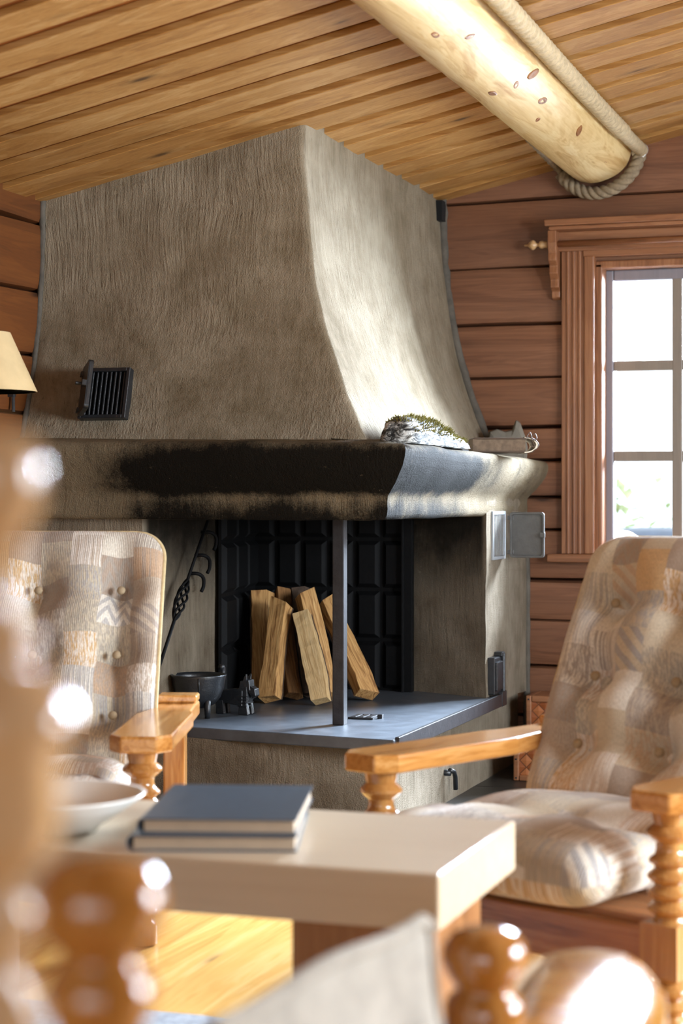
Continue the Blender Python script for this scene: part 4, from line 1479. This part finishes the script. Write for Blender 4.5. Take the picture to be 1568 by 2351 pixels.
chair_r = make_armchair()
chair_l = copy_tree(chair_r)
cr_ = cw(0.611, 4.25)
chair_r.location = (cr_.x, cr_.y, 0.0); chair_r.rotation_euler = (0, 0, math.radians(-25.0))
cl_ = cw(-0.868, 4.95)
chair_l.location = (cl_.x, cl_.y, 0.0); chair_l.rotation_euler = (0, 0, math.radians(16.9))
tag(chair_r, 'pine armchair with buttoned patchwork cushions in front of the window', 'armchair', 'pine armchairs by the fire')
tag(chair_l, 'pine armchair with patchwork cushions at the left, before the iron pot', 'armchair', 'pine armchairs by the fire')

# ================================================================= COFFEE TABLE with books and bowl
tb = empty('coffee_table', (-1.36, 3.12, 0))
b = MB(); b.box((-0.70, -0.253, 0.408), (0.56, 0.270, 0.500))
b.build('tabletop', M['oak'], tb, bevel=0.005)
for (a0, a1) in ((0.275, 0.515), (-0.66, -0.42)):
    b = MB(); b.box((a0, -0.16, 0.0135), (a1, 0.19, 0.402))
    b.build('leg', M['oak_brown'], tb, bevel=0.006)
b = MB(); b.box((-0.64, -0.17, 0.395), (0.50, 0.20, 0.409)); b.build('apron', M['oak_brown'], tb, bevel=0.003)
tag(tb, 'low pale oak coffee table with thick top in the foreground', 'table')


def book(name, x, y, z, rz, w, d, t, label):
    root = empty(name, (x, y, z), rz)
    b = MB(); b.box((-w / 2 + 0.010, -d / 2 + 0.004, 0.003), (w / 2 - 0.004, d / 2 - 0.004, t - 0.003))
    b.build('pages', M['pages'], root)
    b = MB()
    b.box((-w / 2 + 0.008, -d / 2, 0), (w / 2, d / 2, 0.003)); b.box((-w / 2 + 0.008, -d / 2, t - 0.003), (w / 2, d / 2, t))
    sp = [(-w / 2 + 0.009 - 0.011 * math.cos(a), t / 2 + t / 2 * math.sin(a)) for a in [(-PI / 2 + PI * k / 10) for k in range(11)]]
    rows = [[(x_, y_, z_) for x_, z_ in sp] for y_ in (-d / 2, d / 2)]
    inner = [(-w / 2 + 0.009 - 0.008 * math.cos(a), t / 2 + (t / 2 - 0.003) * math.sin(a)) for a in [(-PI / 2 + PI * k / 10) for k in range(11)]]
    ring0 = sp + inner[::-1]
    b.grid([[(x_, y_, z_) for x_, z_ in ring0] for y_ in (-d / 2, d / 2)], close=True)
    n_ = len(ring0)
    for y_ in (-d / 2, d / 2):
        vs = [(x_, y_, z_) for x_, z_ in ring0]
        b.mesh(vs, [(k, k + 1, n_ - 2 - k, n_ - 1 - k) for k in range(10)])
    b.build('cover', M['cover'], root)
    tag(root, label, 'book', 'large books on the coffee table')
    return root


p = cw(-0.212, 3.355)
book('hardback_book', p.x, p.y, 0.5005, YAW - 0.035, 0.287, 0.385, 0.027, 'large dark hardback lying under another on the coffee table')
p = cw(-0.200, 3.360)
book('hardback_book', p.x, p.y, 0.5280, YAW - 0.06, 0.270, 0.375, 0.026, 'large dark blue hardback lying on top of another book')
p = cw(-0.515, 3.36)
b = MB()
b.lathe([(0, 0.004), (0.06, 0.0), (0.075, 0.0), (0.085, 0.012), (0.125, 0.038), (0.160, 0.064), (0.163, 0.068), (0.158, 0.068), (0.12, 0.044), (0.08, 0.02), (0, 0.014)], None, 56)
o = b.build('serving_bowl', M['ceramic'], smooth=True)
o.location = (p.x, p.y, 0.5003)
tag(o, 'shallow white bowl on the coffee table left of the books', 'bowl')
b = MB(); b.box((-2.5, 2.3, 0.0), (-0.9, 3.63, 0.012)); b.cut(0.12); b.wobble(0.002, 9, lambda c: c.z > .005)
o = b.build('woven_rug', M['rug']); o.location = (0, 0, 0.0005)
tag(o, 'pale grey woven rug on the pine floor under the coffee table', 'rug')

# ================================================================= NEAR CHAIRS (out of focus)
def post_profile(items):
    return [(r, z) for r, z in items]

ca = empty('tall_turned_chair', (0, 0, 0))
pA = cw(-0.163, 0.87); pB = cw(-0.157, 1.22)
ca.location = (pA.x, pA.y, 0)
kz = 0.87 / F_PX
def zA(y): return CAM_H - (y - 1140) * kz
tall = [(0.030, 0.0), (0.032, 0.10), (0.026, 0.16), (0.034, 0.20), (0.034, 0.40), (0.026, 0.44), (0.034, 0.50), (0.034, 0.70), (0.024, 0.74)]
tall += [(0.022, zA(2351)), (0.027, zA(2330)), (0.022, zA(2290)), (0.013, zA(2220)), (0.016, zA(2170)), (0.0215, zA(2120)), (0.0215, zA(2080)), (0.014, zA(2030)), (0.020, zA(1995)), (0.030, zA(1960)), (0.0325, zA(1900)), (0.0325, zA(1740)), (0.036, zA(1700)), (0.041, zA(1665)), (0.039, zA(1630)), (0.034, zA(1590)), (0.026, zA(1545)), (0.016, zA(1525)),
         (0.020, zA(1510)), (0.0225, zA(1480)), (0.020, zA(1450)), (0.010, zA(1420)), (0.008, zA(1340)), (0.010, zA(1260)), (0.018, zA(1210)), (0.0245, zA(1150)), (0.025, zA(1080)), (0.022, zA(1020)), (0.010, zA(985)), (0, zA(972))]
kz2 = 1.22 / F_PX
def zB(y): return CAM_H - (y - 1140) * kz2
low = [(0.028, 0.0), (0.03, 0.1), (0.024, 0.16), (0.032, 0.2), (0.032, 0.40), (0.024, 0.45), (0.032, 0.52), (0.032, 0.66), (0.026, 0.69), (0.022, zB(2400)), (0.030, zB(2340)), (0.036, zB(2300)), (0.037, zB(2270)), (0.032, zB(2235)), (0.026, zB(2205)), (0.025, zB(2185)), (0.032, zB(2165)), (0.041, zB(2125)), (0.0445, zB(2075)), (0.042, zB(2030)), (0.033, zB(1990)), (0.020, zB(1968)), (0, zB(1958))]
sideL = Vector((-CA, -SA, 0)) * 0.50
dB = Vector((pB.x - pA.x, pB.y - pA.y, 0))
for off in (Vector((0, 0, 0)), sideL):
    b = MB(); b.lathe(tall, T(*off), 40); b.build('back_post', M['antique_lit'], ca, smooth=True)
    b = MB(); b.lathe(low, T(*(dB + off)), 40); b.build('arm_post', M['antique'], ca, smooth=True)
    b = MB(); b.tube([off + Vector((0, 0, 0.62)), off + dB + Vector((0, 0, 0.62))], 0.016, 14); b.build('arm', M['antique'], ca, smooth=True)
    b = MB(); b.tube([off + Vector((0, 0, 0.36)), off + dB + Vector((0, 0, 0.36))], 0.016, 14); b.build('side_rail', M['antique'], ca, smooth=True)
b = MB()
for z in (0.36, 0.55, 0.70):
    b.tube([Vector((0, 0, z)), sideL + Vector((0, 0, z))], 0.015, 14)
b.build('back_rail', M['antique'], ca, smooth=True)
b = MB(); b.tube([dB + Vector((0, 0, 0.36)), dB + sideL + Vector((0, 0, 0.36))], 0.015, 14); b.build('front_rail', M['antique'], ca, smooth=True)
b = MB()
q = [Vector((0, 0, 0)), dB, dB + sideL, sideL]
b.prism([(v.x, v.y) for v in q], 0.39, 0.40); b.build('seat', M['seatwood'], ca, bevel=0.005)
tag(ca, 'tall turned wooden chair out of focus at the left frame edge', 'chair')

# low chair in the lower middle: finial posts, loose cover, polished seat
Zc = 2.15
pC = cw((1113 - 784) / F_PX * Zc, Zc)
cb = empty('turned_low_chair', (pC.x, pC.y, 0))
kz3 = Zc / F_PX
def zC(y): return CAM_H - (y - 1140) * kz3
fin_post = [(0.030, 0.0), (0.036, 0.01), (0.036, 0.08), (0.026, 0.10), (0.040, 0.13), (0.026, 0.16), (0.036, 0.19), (0.036, 0.36), (0.034, zC(2420)), (0.046, zC(2400)), (0.0465, zC(2350)), (0.0465, zC(2310)), (0.043, zC(2290)), (0.034, zC(2275)), (0.033, zC(2262)), (0.038, zC(2250)), (0.043, zC(2235)), (0.049, zC(2210)), (0.050, zC(2190)), (0.047, zC(2165)), (0.038, zC(2143)), (0.022, zC(2131)), (0, zC(2127))]
vNear = cw(-0.155, 1.57) - cw(0.1645, Zc)
vSeat = cw(0.44, 2.38) - cw(0.1645, Zc)          # to the front of the seat
for off in (Vector((0, 0, 0)), Vector((vNear.x, vNear.y, 0))):
    b = MB(); b.lathe(fin_post, T(*off), 40); b.build('back_post', M['antique'], cb, smooth=True)
for off in (cw(0.36, 2.52) - cw(0.1645, Zc), cw(0.20, 1.95) - cw(0.1645, Zc)):
    b = MB(); b.lathe([(0.026, 0.0), (0.032, 0.01), (0.032, 0.08), (0.024, 0.1), (0.036, 0.13), (0.024, 0.16), (0.033, 0.2), (0.033, 0.37)], T(off.x, off.y, 0), 28)
    b.build('leg', M['antique'], cb, smooth=True)
# dished, polished seat
seat_poly = [cw(x, z) - cw(0.1645, Zc) for x, z in ((0.03, 2.02), (0.16, 2.28), (0.26, 2.60), (0.33, 2.69), (0.405, 2.665), (0.425, 2.52), (0.405, 2.34), (0.30, 2.0), (0.16, 1.70), (-0.08, 1.72))]
N_ = 60
sm = bez(seat_poly + [seat_poly[0]], N_)[:-1]
cen = sum(sm, Vector()) / len(sm)
rows = []
for (k_, dz) in ((0.0, 0.016), (0.35, 0.0135), (0.6, 0.008), (0.8, 0.001), (0.92, -0.005), (0.98, -0.010), (1.0, -0.016), (1.0, -0.034), (0.985, -0.042), (0.0, -0.042)):
    rows.append([cen.lerp(p_, max(k_, 0.001)) + Vector((0, 0, 0.462 + dz)) for p_ in sm])
b = MB(); b.grid(rows, close=True)
b.build('seat', M['seatwood'], cb, smooth=True, weld=True)
b = MB()
for z in (0.20, 0.36):
    b.tube([Vector((0, 0, z)), Vector((vNear.x, vNear.y, z))], 0.014, 12)
b.build('back_rail', M['antique'], cb, smooth=True)
tag(cb, 'low turned wooden chair with ball finial and shiny seat, lower middle foreground', 'chair')
# cloth cover hung over its back rail
tp0, tp1 = cw(0.098, 2.10), cw(-0.115, 1.66)
zt = 0.628
rows = []
dirv = (tp1 - tp0)
nrm = Vector((CA * 0.889 + SA * 0.457, SA * 0.889 - CA * 0.457, 0)).normalized()
NU, NV = 50, 36
front, backr = [], []
for i in range(NU + 1):
    t = i / NU
    r1, r2 = [], []
    for j in range(NV + 1):
        s = j / NV
        fold = 0.020 * math.sin(t * 11.0 + s * 2.6 + 0.8) * (0.25 + 0.75 * s) + mnoise.noise(Vector((t * 6, s * 4, 0))) * 0.012
        top = zt - 0.004 * math.sin(t * 9) - (0.0 if t > 0.04 else (0.04 - t) * 0.3)
        p_ = tp0 + dirv * t
        zz_ = top - 0.42 * s
        bulge_ = 0.030 * math.sin(min(1, s * 1.6) * PI / 2) * math.sin(min(1.0, t * 5 + 0.15) * PI / 2)
        r1.append(Vector((p_.x, p_.y, zz_)) + nrm * (bulge_ + fold * min(1, s * 3)))
        r2.append(Vector((p_.x, p_.y, zz_)) - nrm * (bulge_ * 0.8 - fold * 0.6 * min(1, s * 3)))
    rows.append(r1 + r2[::-1])
bm = bmesh.new()
uvl = bm.loops.layers.uv.new('UVMap')
m_ = len(rows[0])
vv = [[bm.verts.new(p_) for p_ in r] for r in rows]
for i in range(NU):
    for j in range(m_):
        j2 = (j + 1) % m_
        try:
            f_ = bm.faces.new((vv[i][j], vv[i][j2], vv[i + 1][j2], vv[i + 1][j]))
        except ValueError:
            continue
        for lp_, (a_, c_) in zip(f_.loops, ((i, j), (i, j + 1), (i + 1, j + 1), (i + 1, j))):
            lp_[uvl].uv = (a_ / NU * 0.5, c_ / m_ * 0.9)
for i in (0, NU):
    f_ = bm.faces.new(vv[i]); f_.smooth = True
bmesh.ops.recalc_face_normals(bm, faces=bm.faces)
me = bpy.data.meshes.new('chair_cover'); bm.to_mesh(me); bm.free()
for pl_ in me.polygons: pl_.use_smooth = True
me.materials.append(M['drape'])
cov = bpy.data.objects.new('chair_cover', me); COL.objects.link(cov)
b = MB(); b.tube([rows[i][0] + Vector((0, 0, 0.002)) for i in range(NU + 1)], 0.008, 10)
b.tube([rows[0][j] for j in range(NV)], 0.007, 10)
b.build('hem', M['drape'], cov, smooth=True)
tag(cov, 'faded pale cloth cover slung over the back of the low chair', 'cover')

# ================================================================= WOVEN BOXES in the corner
def woven_box(name, x0, y0, z0, w, d, h, rz, label, rim):
    root = empty(name, (x0, y0, z0), rz)
    b = MB(); b.box((0.004, 0.004, 0), (w - 0.004, d - 0.004, h)); b.build('woven_body', M['weave'], root, bevel=0.012, seg=3)
    b = MB()
    t = 0.022
    for (lo, hi) in (((0, -0.006, 0), (t, d + .004, h + .004)), ((w - t, -0.006, 0), (w, d + .004, h + .004)), ((t, -0.006, h - t), (w - t, d + .004, h + .004)), ((t, -0.006, 0), (w - t, 0.004, t))):
        b.box(lo, hi)
    b.build('rim', M['casing_x'], root, bevel=0.005)
    b = MB()
    for (xx_, zz_) in ((0.011, h - .011), (w - .011, h - .011), (0.011, .011), (w * .5, h - .011), (0.011, h * .5)):
        b = MB(); b.lathe([(0.004, 0), (0.003, 0.002), (0, 0.0025)], T(xx_, -0.006, zz_) @ R(PI / 2, 'X'), 10)
        b.build('nail', M['steel'], root)
    tag(root, label, 'box', 'woven birch bark boxes')


pA_ = onY(1208, 1700, 7.36)
woven_box('woven_bark_box', pA_.x, 7.36, 0.0065, 0.42, 0.19, 0.292, 0.0, 'taller woven birch bark box against the back wall by the fireplace', True)
pB_ = onY(1179, 1760, 7.05)
woven_box('woven_bark_box', pB_.x, 7.05, 0.0065, 0.36, 0.26, 0.165, 0.0, 'lower woven bark box in front of the taller box', True)
